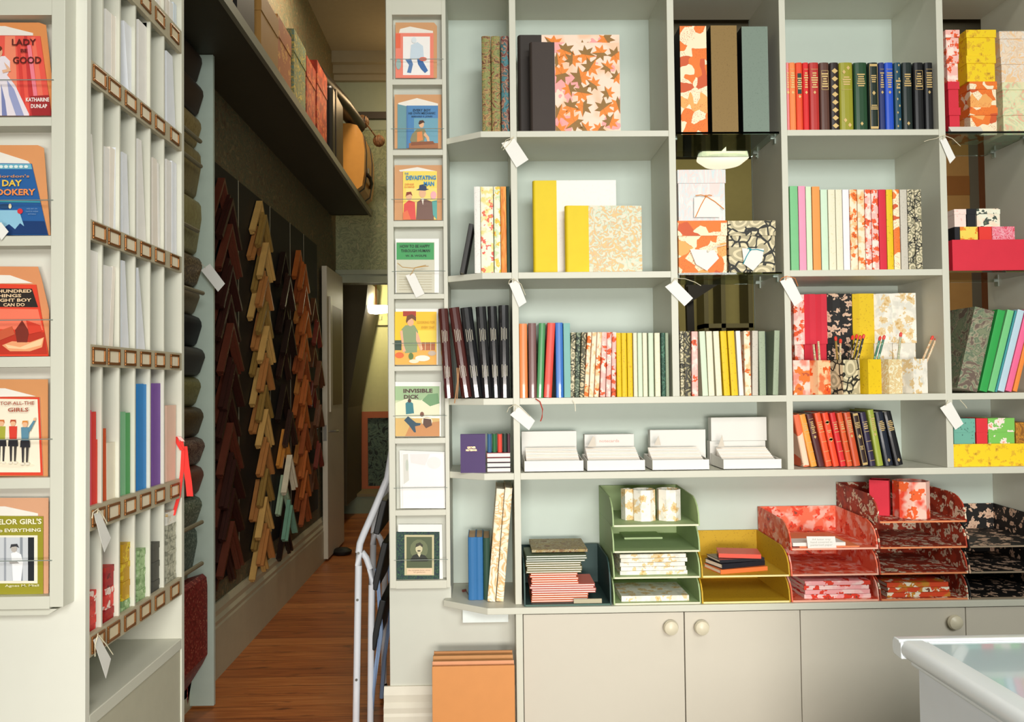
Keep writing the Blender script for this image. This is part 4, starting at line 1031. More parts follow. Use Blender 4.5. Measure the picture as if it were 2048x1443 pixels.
# --- white card boxes on the fourth shelf
def cardbox(where, x0, x1, yt, yb, lx0, lx1, lt, dy=0, lids=1, text=None, flap=None):
    Y = YF+.02; z = S[4]+.0005; a, b = onY(x0, (yt+yb)/2, Y), onY(x1, (yt+yb)/2, Y)
    h = onY((x0+x1)/2, yt, Y).z-z; D_ = .15
    r = thing('card_box', f'open white box of note cards, {where}', 'box', ((a.x+b.x)/2, Y, z), (0, 0, 0), 'open white card boxes')
    W_ = MB(); W_.box(a.x, b.x, Y, Y+.002, z, z+h)
    sl = h*2.1
    for x_ in (a.x, b.x-.002): W_.prism([(x_, Y+.002, z), (x_, Y+D_, z), (x_, Y+D_, z+h*1.25), (x_, Y+.002, z+h)], (.002, 0, 0))
    W_.box(a.x, b.x, Y+D_, Y+D_+.002, z, z+h*1.25); W_.box(a.x, b.x, Y, Y+D_, z, z+.002)
    W_.build('box_body', WHITE, r)
    # fanned cards
    cm = MB(); n = 9
    for k in range(n):
        f_ = k/(n-1); yy = Y+.008+f_*.085; zz_ = z+h*.85+f_*h*1.1; x_ = a.x+.006; e = b.x-.008
        cm.prism([(x_+.003*f_, yy, z+.003), (e, yy, z+.003), (e-.003*f_, yy+.025, zz_), (x_+.003, yy+.025, zz_)], (0, .0012, 0), k % 2)
    cm.build('note_cards', [M('#eee3d6', .6), WHITE], r)
    if flap:
        fl = MB(); fl.prism([onY(*q, Y+.09) for q in flap], (0, .001, 0)); fl.build('paper_flap', M('#d6ccbd', .6), r)
    # lids standing behind
    ztop = z
    for k in range(lids):
        Yl = Y+D_+.012; p, q = onY(lx0-(k*3 if lids > 1 else 0), lt+10, Yl), onY(lx1-3*k, lt+10, Yl)
        zt_ = onY((lx0+lx1)/2, lt, Yl).z
        hh = (zt_-z)/lids
        o = MB(); o.box(p.x, q.x, Yl, Yl+.04, z+hh*(lids-1-k)+.0005, z+hh*(lids-k))
        o = o.build('closed_box', WHITE, bevel=.001)
        tag(o, (f'closed white box standing behind the card box {where}' if lids == 1 else f'{("upper", "lower")[k]} closed white box behind the card box {where}'), 'box', 'closed white boxes behind the card boxes')
        if text and k == 0:
            lettering(text, (lx0+lx1)/2, lt+13, 40, 6, Yl-.0006, M('#e0b9ad'), o)
FL = lambda x: [(x, 884), (x+12, 893), (x+13, 868+4), (x+8, 872)]
cardbox('leftmost of four', 1049, 1167, 921, 944.5, 1043, 1153, 862)
cardbox('second from the left of four', 1174.5, 1290, 920, 944, 1169, 1268, 868, text='notecards', flap=[(1175, 893), (1192, 893), (1190, 874), (1186, 872)])
cardbox('third from the left of four', 1305, 1418.5, 919, 943, 1300, 1411, 859, flap=[(1308, 890), (1322, 890), (1317, 871)])
cardbox('rightmost of four', 1447, 1563, 918, 942, 1422, 1533, 834, lids=2, flap=[(1436, 893), (1449, 893), (1444, 869)])

# --- letter trays on the worktop
def trayside(x0, x1, y0, D_, z, h, tall=0):
    pr = [(y0, z), (y0, z+.006), (y0+.006, z+h*.45), (y0+.02, z+h*.72), (y0+.045, z+h*.92), (y0+.075, z+h-.0004+tall*.3), (y0+D_, z+h-.0004+tall), (y0+D_, z)]
    return MB().prism([(x0, a, b) for a, b in pr], (x1-x0, 0, 0))
def tray(label, x0, x1, y0, z, h, mat, D_=.32, edge=None, group=None, tall=0, name='letter_tray', cat='letter tray'):
    r = thing(name, label, cat, ((x0+x1)/2, y0, z), (0, 0, 0), group)
    t = .0045
    MB().box(x0+t, x1-t, y0+.001, y0+D_-t, z+.0002, z+.0052).build('tray_base', mat, r)
    trayside(x0, x0+t, y0, D_, z+.0002, h-.0002, tall).build('left_side', mat, r)
    trayside(x1-t, x1, y0, D_, z+.0002, h-.0002, tall).build('right_side', mat, r)
    MB().box(x0+t, x1-t, y0+D_-t, y0+D_, z+.0002, z+h-.0004+tall).build('back_wall', mat, r)
    mb = MB(); mb.box(x0+t, x1-t, y0-.0012, y0+.001, z+.0002, z+.0058); 
    mb.build('front_lip', edge or mat, r)
    return r
Yt = YC+.012
hT = (onY(1300, 1107, Yt).z-onY(1300, 1159, Yt).z)
def tx(px): return onY(px, 1130, Yt).x
Z0 = S[5]+.0002
GREEN = M('#a3b985', .6, var=.05); GEDGE = M('#e9e3c4', .6)
x0, x1 = tx(1226.5), tx(1401)
P4 = ('lowest', 'second lowest', 'second highest', 'topmost')
P3 = ('lowest', 'middle', 'topmost')
for k in range(4):
    tray(f'pale green letter tray, {P4[k]} in the green stack', x0, x1, Yt, Z0+hT*k, hT, GREEN, edge=GEDGE, group='green letter trays', tall=.012 if k == 3 else 0)
MUST = PAT('speck', '#c9a224', '#a37c1c', scale=34)
a1, b1 = tx(1403), tx(1580)
for k in range(2):
    tray(f'mustard yellow letter tray, {("lower", "upper")[k]} one in the yellow stack', a1, b1, Yt, Z0+hT*k, hT, MUST, edge=M('#efdf9a'), group='yellow letter trays', tall=.012*k)
RPF = PAT('floral', '#ec7252', '#e0492e', '#8f4636', '#f4b6a6', scale=20, dist=2.5)
a2, b2 = tx(1582), tx(1757)
for k in range(3):
    tray(f'pink and red flowered letter tray, {P3[k]} in its stack', a2, b2, Yt, Z0+hT*k, hT, RPF, edge=M('#f4b49c'), group='pink flowered letter trays', tall=.012 if k == 2 else 0)
RBF = PAT('floral', '#b04028', '#e6d6bc', '#8a6a50', '#8a3020', scale=24, dist=2.5)
a3, b3 = tx(1759), tx(1936)
for k in range(4):
    tray(f'red-brown flowered letter tray, {P4[k]} in its stack', a3, b3, Yt, Z0+hT*k, hT, RBF, edge=M('#e08a5c'), group='red-brown flowered letter trays', tall=.012 if k == 3 else 0)
a4, b4 = tx(1938.5), FX-.004
for k in range(3):
    tray(f'black and cream flowered letter tray, {P3[k]} in its stack', a4, b4, Yt, Z0+hT*k, hT, BLKF, group='black flowered letter trays', edge=M('#8a7a66'), tall=.012 if k == 2 else 0)
def nb(label, x0, x1, y0, y1, z, t, mat, group, rz=0, name='notebook', pages=PAGE, fore=0):
    cx, cy = (x0+x1)/2, (y0+y1)/2; a, b = (x1-x0)/2, (y1-y0)/2
    r = thing(name, label, 'notebook', (cx, cy, z), (0, 0, rz), group)
    c = min(.0018, t*.25)
    mb = MB(); mb.box(-a, a, -b, b, 0, c); mb.box(-a, a, -b, b, t-c, t); mb.box(-a, a, *((b-c, b) if fore else (-b, -b+c)), c, t-c)
    mb.build('cover', mat, r, local=True)
    MB().box(-a+.002, a-.002, *((-b+.0012, b-c-.0002) if fore else (-b+c+.0002, b-.002)), c+.0001, t-c-.0001).build('page_block', pages, r, local=True)
    return z+t+.0012
def zl(k): return Z0+hT*k+.0056
def xr_(p0, p1): return tx(p0), tx(p1)
z = zl(1); q = xr_(1243, 1379)
for i in range(5): z = nb(f'white and gold notebook in the green tray, {("lowest", "second lowest", "middle", "second highest", "topmost")[i]} of five', q[0]+.003*(i % 2), q[1]-.004*(i % 3), Yt+.03, Yt+.2, z, .0128, CRG, 'white notebooks in the green trays')
nb('single white notebook lying in the lowest green tray', *xr_(1244, 1380), Yt+.02, Yt+.2, zl(0), .018, CRG, 'white notebooks in the green trays')
nb('flat pale green folder lying in the second highest green tray', *xr_(1270, 1352), Yt+.2, Yt+.31, zl(2), .006, M('#b9cf9c'), None, name='folder')
# white and gold pots in the top green tray
for i, (p0, p1) in enumerate(((1245, 1268), (1270, 1313), (1320, 1364))):
    pot('g%d' % i, f'white and gold pot in the topmost green tray, {("leftmost", "middle", "rightmost")[i]} of three', p0, p1, 963, zl(3), Yt+(.09, .06, .06)[i], CRG, .0 if i else .3, yb=1030, n=8 if i else 4, group='white and gold pots', h=.106)
z = zl(1)
c_ = onY(1470, 1130, Yt+.1).x
z = nb('orange leather notebook, lowest of three in the upper yellow tray', c_-.09, c_+.09, Yt+.04, Yt+.15, z, .014, M('#ea7a40', .4), 'leather notebooks in the yellow tray', rz=.25)
z = nb('black leather notebook between the orange and red ones in the yellow tray', c_-.085, c_+.085, Yt+.05, Yt+.155, z, .016, M('#24242c', .3), 'leather notebooks in the yellow tray', rz=.3)
z = nb('second black leather notebook, just under the red one in the yellow tray', c_-.08, c_+.085, Yt+.055, Yt+.155, z, .010, M('#2b2a30', .3), 'leather notebooks in the yellow tray', rz=.18)
nb('red leather notebook on top of the black ones in the yellow tray', c_-.055, c_+.085, Yt+.06, Yt+.16, z, .014, M('#e0482e', .4), 'leather notebooks in the yellow tray', rz=-.2)
z = zl(0); q = xr_(1612, 1746)
for i in range(4): z = nb(f'pink and red flowered notebook, {("lowest", "second lowest", "second highest", "topmost")[i]} of four in the lowest pink tray', q[0]+.003*(i % 2), q[1]-.003*(i % 3), Yt+.02, Yt+.2, z, .0135, PAT('floral', '#f6aeb0', '#e2412c', '#8a4a3c', '#fbd6d2', scale=20), 'flowered notebooks in the pink tray')
z = zl(0); q = xr_(1779, 1906)
for i in range(3): z = nb(f'red and white flowered notebook, {("lowest", "middle", "topmost")[i]} of three in the lowest red-brown tray', q[0]+.003*(i % 2), q[1]-.003*(i % 3), Yt+.02, Yt+.2, z, .0152, PAT('floral', '#d94a26', '#f2ead4', '#7a4a34', '#c98a2c', scale=18), 'flowered notebooks in the red-brown tray')
# paper with price card in the top pink tray
q = xr_(1610, 1716); ob = MB(); ob.box(q[0]-.012, q[1]+.012, Yt+.012, Yt+.26, zl(2), zl(2)+.004)
tag(ob.build('paper_stack', M('#ef8a5a')), 'orange sheet of paper lying in the topmost pink flowered tray', 'paper')
ob = MB(); ob.box(tx(1590), tx(1696), Yt+.015, Yt+.09, zl(2)+.0045, zl(2)+.016)
tag(ob.build('paper_stack', WHITE), 'white block of paper under the small printed card in the topmost pink tray', 'paper')
r = thing('price_card', 'small white printed card standing at the front of the topmost pink tray', 'card', onY(1643, 1097, Yt+.003))
mb = MB(); mb.prism(pp([(1613, 1072), (1670, 1072), (1673, 1096), (1616, 1097)], Yt+.003), (0, .0006, 0)); mb.build('card', WHITE, r)
lettering('A4 letter tray\nhand covered in\npatterned paper', 1643, 1084, 44, 16, Yt+.0024, M('#b9b3a8'), r, bold=0)
# pots in the top red-brown tray
pot('r', 'crimson card pot in the topmost red-brown tray', 1748, 1797, 958, zl(3), Yt+.10, CRIM, -.55, yb=1042, group='pots in the red-brown tray', h=.123)
pot('s', 'red and cream flowered pot in the topmost red-brown tray', 1808, 1870, 957, zl(3), Yt+.03, PAT('floral', '#f4c4b4', '#e8622e', '#8a4a34', '#e84a30', scale=15), 0, yb=1043, n=8, group='pots in the red-brown tray', h=.125)
# dark tray of notebooks at the left
DK = M('#2f4a48', .55)
xa, xb_ = tx(1047.5), tx(1222)
tray('dark blue-green open tray holding a leaning pile of notebooks', xa, xb_, Yt, Z0, .145, DK, D_=.3, edge=M('#4d6a60'), tall=.0)
z = zl(0); rnd = random.Random(5)
spec = [(1062, 1176, '#e0764a', 4, 'orange-edged'), (1062, 1192, '#d9786a', 4, 'pink-edged'), (1062, 1157, '#e8744c', 5, 'salmon-edged'), (1054, 1166, '#8c8458', 5, 'olive-edged'), (1050, 1174, '#5c6a50', 4, 'green-edged')]
tot = sum(s_[3] for s_ in spec); tk = (onY(1110, 1106, Yt+.02).z-z)/tot
i = 0
for (p0, p1, c, n, nm) in spec:
    for k in range(n):
        j = rnd.uniform(-.004, .004)
        lab = f'{nm} notebook, {("lowest", "second", "third", "fourth", "fifth")[k]} of the {NUM[n]} {nm} ones in the dark tray'
        if i < tot-1:
            z = nb(lab, max(xa+.008, tx(p0)+j), min(xb_-.008, tx(p1)+j), Yt+.03, Yt+.17, z, tk-.0012, M(c), 'notebooks piled in the dark tray', rz=0 if z < Z0+.14 else j*8, fore=1, pages=WHITE)
        i += 1
nb('olive and brown patterned notebook lying askew on top of the dark tray pile', tx(1066), tx(1180), Yt+.06, Yt+.25, z+.003, .009, PAT('marble', '#a8935c', '#7d5a34', '#b9b08a', scale=24), 'notebooks piled in the dark tray', rz=-.0)
o = MB(); o.box(tx(1147), tx(1203), Yt+.004, Yt+.0095, zl(0)+.001, zl(0)+.015)
tag(o.build('shelf_label', M('#b9b093')), 'pale strip label at the front of the dark blue-green tray', 'label')

# --- glass bay at the right edge
LG = 'of the glass bay at the right edge'
Yg = YF+.03
def stack(items, z, x0, x1, Y, d, h):
    for (lab, mt, a, b) in items:
        z = lidbox(lab, a, b, 0, 30, 100, z, Y, mt, d=d, group='lidded boxes on the right glass shelf', th=h)
    return z
hb = (onY(1960, 59, Yg).z-G3)/4-.0004
stack([('lowest box of the left stack on the upper right glass shelf, crimson', CRIM, 1893.5, 1917), ('second lowest crimson box of the left stack on the upper right glass shelf', CRIM, 1892.5, 1916),
       ('pink and orange flowered box above the crimson ones', FLP, 1891.5, 1916), ('topmost pink and orange flowered box of the left stack', FLP, 1890.5, 1919)], G3, 0, 0, Yg, .12, hb)
stack([('lowest orange patchwork box of the middle stack, upper right glass shelf', PATCH, 1935, 1991), ('second lowest orange patchwork box of the middle stack', PATCH, 1936, 1991),
       ('second highest yellow flowered box of the middle stack', YELF, 1931, 1990), ('topmost yellow flowered box of the middle stack', YELF, 1932, 1992)], G3, 0, 0, Yg, .12, hb)
PST = PAT('marble', '#efd9c0', '#e4c5a4', '#e6e2dc', '#f0c89a', scale=18)
PSG = PAT('marble', '#e0e2b8', '#e9d9b0', '#c9dcb0', '#e8b89a', scale=18)
stack([('lowest pale green marbled box of the stack cut by the right edge', PSG, 2001, 2070), ('second lowest pale green marbled box of the stack at the right edge', PSG, 2001, 2070),
       ('second highest peach marbled box of the stack at the right edge', PST, 2000, 2069), ('topmost peach marbled box of the stack at the right edge', PST, 1998, 2069)], G3, 0, 0, Yg, .12, hb*.985)
r = thing('shelf_sign', 'white wedge-shaped sign lying in front of the crimson boxes', 'sign', onY(1935, 259, YF+.012))
a, b = onY(1902, 259, YF+.012), onY(1966, 259, YF+.012)
mb = MB(); mb.prism([(a.x, YF+.010, G3+.0003), (a.x, YF+.028, G3+.0003), (a.x, YF+.026, G3+.022)], (b.x-a.x, 0, 0)); mb.build('sign_card', M('#e2ded4', .5), r)
# lower right glass shelf: crimson tray box with small boxes
a, b = onY(1906, 510, Yg-.015).x, onY(2090, 510, Yg-.015).x; b = min(b, FX-.012)
z0 = G4+.0003; z1 = onY(1980, 480, Yg).z
r = thing('open_box', 'large open crimson box on the lower right glass shelf', 'box', ((a+b)/2, Yg, z0))
mb = MB()
for q in ((a, b, Yg-.012, Yg-.009), (a, b, Yg+.19, Yg+.193), (a, a+.003, Yg-.009, Yg+.19), (b-.003, b, Yg-.009, Yg+.19)): mb.box(q[0], q[1], q[2], q[3], z0, z1)
mb.build('box_wall', CRIM, r); MB().box(a+.003, b-.003, Yg-.009, Yg+.19, z0, z0+.003).build('box_base', CRIM, r)
def gx(p, Y=Yg+.01): return onY(p, 450, Y).x
def sbox(lab, p0, p1, z0, h, mt, d=.1, Y=Yg+.01, group='small boxes in the crimson box'):
    t = gx(p1, Y)-gx(p0, Y); r = thing('small_box', lab, 'box', ((gx(p0, Y)+gx(p1, Y))/2, Y, z0), (0, 0, 0), group)
    MB().box(-t/2+.001, t/2-.001, .001, d-.001, 0, h*.7).build('box_body', mt, r, local=True)
    MB().box(-t/2, t/2, 0, d, h*.7+.0002, h).build('lid', mt, r, local=True)
    return z0+h+.0003
h1 = onY(1960, 453, Yg+.01).z-(z0+.0035)
PNS = PAT('speck', '#f3dcd2', '#ec9c94', scale=34)
sbox('black box in the lower layer of the crimson box', 1909, 1919, z0+.0035, h1, M('#1c1c22'))
sbox('yellow and orange flowered box in the lower layer of the crimson box', 1920, 1955, z0+.0035, h1, PAT('floral', '#eed25a', '#e8842c', '#d9602c', scale=30))
sbox('plain red box in the lower layer of the crimson box', 1958, 1983, z0+.0035, h1, M('#e2372f'))
z9 = sbox('pink swirled box in the lower layer of the crimson box', 1984, 2029, z0+.0035, h1, PAT('marble', '#ec8a9c', '#d9405a', '#f4c0cc', scale=40))
h2 = onY(1960, 417, Yg+.01).z-z9
sbox('pale pink speckled box on top of the crimson box layer', 1909, 1933, z9, h2*.98, PNS)
sbox('narrow black box between the pink speckled and white flowered boxes', 1934, 1953, z9, h2, M('#17171c'))
sbox('white box with dark leaves on top of the crimson box layer', 1954, 2001, z9, h2, PAT('floral', '#ece9d4', '#47524a', '#6a7a5a', '#f2d9c0', scale=26))
# third shelf, right edge
Yh = YF+.02
row([('wide grey-green marbled folder', PAT('marble', '#7d8468', '#566a55', '#a09a80', '#6a5a50', scale=22), 1912, 1957, 1947, 1993), ('dark green folder', M('#2fa04a'), 1958, 1975, 1994, 2013),
     ('light green folder', M('#74c480'), 1975.5, 1990, 2014, 2030), ('teal folder', M('#3f9aa0'), 1990.5, 1994, 2030.5, 2034), ('pale blue folder', M('#b9d2e0'), 1995, 2009.5, 2035, 2050), ('pink folder', M('#ee6a96'), 2010.5, 2024, 2051.5, 2064), ('orange folder', M('#ee8a3c'), 2025.5, 2035, 2065, 2073.5)],
    S[3]+.002, 783, 621, Yh, 'leaning at the right edge of the third shelf', 'folders leaning on the third shelf', cat='folder', name='folder', d=.18, round_=.15)
sb = S[3]+.0003; p, q = onY(1905, 700, 2.9), onY(1927, 700, 2.9)
r = thing('black_bag', 'small black box standing behind the leaning marbled folder', 'box', ((p.x+q.x)/2, 2.9, sb))
MB().box(p.x, q.x, 2.9, 2.94, sb, onY(1915, 664, 2.9).z).build('box_body', M('#131318', .3), r)
lettering('NOTES', 1918, 693, 22, 4, 2.8995, M('#9aa8a8'), r, spin=-PI/2)
# fourth shelf, right edge
a, b = onY(1905, 910, Yh).x, min(onY(2090, 910, Yh).x, FX-.01); z1 = onY(1975, 887, Yh).z
r = thing('open_box', 'long yellow flowered open box on the fourth shelf at the right edge', 'box', ((a+b)/2, Yh, S[4]))
mb = MB(); z0 = S[4]+.0002
for q in ((a, b, Yh, Yh+.003), (a, b, Yh+.14, Yh+.143), (a, a+.003, Yh+.003, Yh+.14), (b-.003, b, Yh+.003, Yh+.14)): mb.box(q[0], q[1], q[2], q[3], z0, z1)
mb.build('box_wall', YELF, r); MB().box(a+.003, b-.003, Yh+.003, Yh+.14, z0, z0+.003).build('box_base', YELF, r)
zb_ = z0+.0035; h3 = onY(1975, 836, Yh+.012).z-zb_
def gx(p, Y): return onY(p, 880, Y).x
gsm = 'small boxes in the yellow box'
sbox('teal mosaic-patterned box standing in the yellow box', 1908, 1951, zb_, h3, PAT('speck', '#6fae9c', '#1f3a38', scale=22), Y=Yh+.012, group=gsm)
sbox('narrow red box standing in the yellow box', 1953, 1976, zb_, h3, M('#dc2f38'), Y=Yh+.012, group=gsm)
sbox('green flowered box standing in the yellow box', 1977, 2030, zb_, h3, PAT('floral', '#7cc25a', '#f6e3da', '#ec9a7a', scale=24), Y=Yh+.012, group=gsm)
sbox('amber box standing in the yellow box at the right edge', 2032, 2062, zb_, h3*.9, PAT('marble', '#c98a2c', '#8a5a24', scale=20), Y=Yh+.012, group=gsm)
# ================================================================== greeting cards in the racks
def card(label, Y, env, cover, shapes, texts=(), flap=None, group='greeting cards in the narrow rack', envc='#cf9a6c', coverc='#eee'):
    r = thing('greeting_card', label, 'greeting card', onY(env[0][0], env[2][1], Y), group=group)
    flat(env, Y+.0035, .0006, 'kraft_envelope', M(envc, .6, var=.05) if envc else WHITE, r)
    if flap: flat(flap, Y+.0022, .0006, 'envelope_flap', M('#ece6dc', .6), r)
    cv = flat(cover, Y, .0016, 'cover', M(coverc, .4, var=.03, coat=.3), r)
    if shapes: picture(cv, Y, shapes)
    for t in texts: lettering(t[0], t[1], t[2], t[3], t[4], Y-.0003*(len(shapes)+2), M(t[5], .5), cv, bold=t[6] if len(t) > 6 else .02)
    return r
def R4(x0, y0, x1, y1): return [(x0, y0), (x1, y0), (x1, y1), (x0, y1)]
YK = YR+.020
SK, HB = '#e7b48c', '#4a2c1c'
card('card with red border and painted white glare in the topmost pocket of the narrow rack', YK, [(791, 45), (868, 45), (874, 52), (874, 156), (791, 156)], R4(791, 66, 867, 156),
     [('#f4efec', R4(806, 73, 860, 150)), ('#e8694a', R4(791, 67, 801, 96)), ('#5b7fb0', [(810, 118), (822, 117), (826, 128), (822, 146), (814, 145), (818, 130)]), ('#3f6ca8', [(834, 117), (843, 117), (850, 130), (856, 141), (850, 146), (842, 138), (836, 128)]),  # white centre is window glare put into the printed colours
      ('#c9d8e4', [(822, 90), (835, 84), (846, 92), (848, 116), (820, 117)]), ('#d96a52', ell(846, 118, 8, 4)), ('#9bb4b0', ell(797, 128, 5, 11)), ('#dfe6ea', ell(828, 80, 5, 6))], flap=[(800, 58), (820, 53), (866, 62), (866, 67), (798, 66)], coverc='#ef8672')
card('blue card with a boy working at a bench, second pocket of the narrow rack', YK, R4(789, 189, 883, 297), R4(813, 211, 876, 296),
     [('#6fa3b8', [(828, 236), (876, 236), (876, 286), (828, 286)]), ('#4c79ad', R4(813, 211, 816, 296)), ('#8d8664', [(824, 268), (834, 258), (848, 256), (852, 264), (848, 284), (826, 290), (820, 280)]), ('#e08a4c', [(834, 264), (844, 262), (846, 280), (834, 284)]),
      (SK, ell(843, 249, 5, 6.5)), (HB, [(837, 247), (839, 241), (846, 240), (850, 245), (846, 245), (839, 249)]), (SK, [(850, 264), (858, 274), (860, 286), (856, 286), (852, 275), (847, 270)]), ('#a86a42', R4(818, 286, 876, 296)), ('#8a5236', [(822, 284), (866, 282), (870, 288), (822, 291)])],
     [('EVERY BOY', 844, 220, 36, 5, '#20405c'), ('HIS OWN MECHANIC', 844, 226, 54, 4.5, '#20405c'), ('BERNARD E. JONES', 844, 233, 42, 4, '#20405c')], flap=[(796, 206), (834, 196), (876, 207), (876, 211), (798, 212)], coverc='#4f86ba')
fl = flat([(795, 208), (813, 212), (813, 297), (795, 297)], YK+.0015, .0005, 'side_flap', M('#6c97a0', .5), bpy.data.objects['greeting_card.001'])
card('yellow card with a dark-hatted man and two women, in the narrow rack', YK, R4(789, 330, 884, 440), R4(806, 342, 874, 439),
     [('#f4dc7a', R4(812, 376, 874, 439)), ('#e0514a', [(808, 408), (818, 400), (830, 404), (832, 439), (806, 439)]), (SK, ell(818, 393, 6, 8)), ('#8a3a28', [(811, 394), (813, 384), (822, 383), (825, 391), (820, 388), (813, 391)]), ('#7a5a50', [(834, 404), (846, 396), (866, 404), (868, 439), (832, 439)]),
      (SK, ell(845, 386, 7, 9)), ('#2c3a5c', [(832, 380), (838, 377), (839, 370), (848, 368), (853, 373), (853, 377), (858, 378), (850, 381)]), ('#f0aeb4', ell(867, 390, 6, 8)), ('#5ca8a0', [(864, 402), (874, 400), (874, 439), (866, 430)]), ('#f2e6d6', [(842, 396), (848, 396), (846, 410)]), ('#e8744c', [(806, 425), (815, 420), (822, 439), (806, 439)])],
     [('THE', 813, 347, 8, 4, '#3f86b4'), ('DEVASTATING', 842, 355, 60, 9, '#2f86bc', .04), ('MAN', 858, 367, 21, 9, '#2f86bc', .04), ('DENISE\nROBINS', 819, 371, 20, 9, '#e8904c')], flap=[(798, 340), (835, 334), (872, 342), (800, 343)], coverc='#f2d85e')
card('green and beige card titled about happiness, fourth pocket of the narrow rack', YK, R4(791, 477, 878, 585), R4(793, 484, 869, 585),
     [('#3f9a58', R4(793, 485, 868, 519))]+[('#b9ae92', R4(798, y, 864, y+.8)) for y in range(548, 582, 5)],
     [('HOW TO BE HAPPY', 830, 492, 60, 6, '#1c3a28'), ('THROUGH HUMAN', 831, 501, 58, 6, '#1c3a28'), ('W. B. WOLFE', 832, 511, 42, 4, '#1c3a28')], envc='#f0efee', coverc='#cdc9b4')
card('yellow card with a woman at a laden kitchen table, fifth pocket of the narrow rack', YK, R4(791, 617, 876, 729), R4(790, 623, 873, 729),
     [('#f2c320', R4(790, 623, 873, 690)), ('#a8321c', R4(806, 622, 832, 632)), ('#f7d84a', R4(832, 660, 872, 684)), ('#30483a', R4(790, 680, 803, 706)), ('#b8683a', R4(840, 684, 870, 700)), ('#efb04a', R4(790, 700, 873, 729)), ('#8a9c70', [(803, 658), (811, 650), (829, 650), (836, 662), (834, 704), (810, 706), (806, 680)]),
      ('#e6b08a', [(800, 662), (805, 660), (808, 690), (812, 702), (806, 704)]), ('#e6b08a', [(832, 662), (837, 668), (846, 698), (841, 701), (832, 680)]), ('#e6b08a', ell(821, 644, 6.5, 8)), ('#6b3a1c', [(812, 641), (814, 631), (824, 628), (832, 633), (832, 642), (824, 636), (817, 640), (813, 646)]),
      ('#f3ecdc', ell(845, 716, 15, 6)), ('#e2682c', ell(799, 710, 9, 6)), ('#5c7a3a', ell(822, 712, 5, 7)), ('#efe2c4', ell(828, 722, 10, 4)), ('#c9b4a0', ell(864, 706, 8, 5))]+[('#f6e7b4', R4(x, 684, x+1, 700)) for x in (842, 850, 861)],
     [('COOKING FOR', 852, 644, 36, 5, '#d9a21a'), ('EVERY DAY', 856, 654, 26, 5, '#d9a21a')], envc='#efeeea', coverc='#efbf24')
card('green and buff card with a boy and running dog, in the narrow rack', YK, R4(789, 763, 882, 872), R4(789, 772, 879, 872),
     [('#9dba8c', R4(789, 772, 879, 800)), ('#e7e4c4', [(790, 806), (812, 797), (842, 800), (856, 792), (879, 800), (879, 830), (789, 836)]), ('#6f9a6a', [(844, 800), (856, 788), (876, 786), (879, 806), (860, 812)]), ('#d8b26a', R4(789, 836, 879, 872)), ('#c98a52', [(820, 850), (879, 842), (879, 872), (810, 872)]),
      ('#2c7a84', [(811, 806), (818, 801), (826, 806), (828, 826), (812, 828)]), ('#4a3226', ell(819, 801, 3.5, 4)), ('#23485c', [(808, 840), (816, 832), (832, 845), (842, 846), (840, 850), (830, 852), (832, 864), (828, 864), (818, 850)]), ('#e8dcc0', ell(854, 842, 11, 9)), ('#7a4a34', ell(844, 828, 4, 5)), ('#5a3a2a', [(847, 836), (862, 838), (864, 850), (852, 856), (846, 848)])],
     [('INVISIBLE', 836, 781, 58, 8, '#4a2a24', .03), ('DICK', 823, 793, 30, 8, '#4a2a24', .03)], envc='#efeeea', coverc='#c2cda4')
card('card painted white with window glare, faint grey pattern, seventh pocket of the narrow rack', YK, [(799, 900), (889, 903), (891, 1016), (801, 1016)], [(804, 905), (888, 906), (890, 1016), (806, 1016)],
     [('#f4f1ef', R4(806, 974, 889, 1015)), ('#d4d2ca', [(806, 908), (816, 907), (818, 960), (807, 968)]), ('#e6e0de', [(820, 908), (860, 907), (850, 930), (822, 925)]), ('#bfc4b8', ell(814, 930, 3, 12)), ('#efe4e2', ell(868, 925, 14, 12))], envc='#ecebe8', coverc='#efecea')  # whiteness is window glare put into the cover colours
card('dark green card with a framed portrait of a man, lowest pocket of the narrow rack', YK, [(796, 1048), (884, 1048), (886, 1158), (796, 1158)], R4(793, 1063, 879, 1158),
     [(PAT('speck', '#28483a', '#5c8a4a', '#1c2c3c', scale=60), R4(793, 1063, 879, 1158)), ('#c9bf96', R4(809, 1069, 868, 1150)), ('#4f5a3c', R4(813, 1073, 864, 1135)), ('#6b7350', ell(838, 1098, 18, 20)), ('#23281e', [(820, 1120), (826, 1110), (836, 1106), (850, 1110), (858, 1120), (854, 1122), (822, 1122)]), ('#d9d2ae', [(834, 1106), (842, 1106), (839, 1114)]),
      ('#cfc6a0', ell(838, 1097, 7, 9)), ('#3a3a2a', [(831, 1094), (832, 1087), (840, 1084), (846, 1089), (845, 1094), (840, 1090)]), ('#3a3a2a', ell(838, 1101, 3.5, 1.5)), ('#e6c9a8', R4(814, 1136, 864, 1148))],
     [('the complete letter writer\nfor gentlemen', 839, 1142, 44, 7, '#8a6a4a', 0)], envc='#efeeea', coverc='#2b4638')
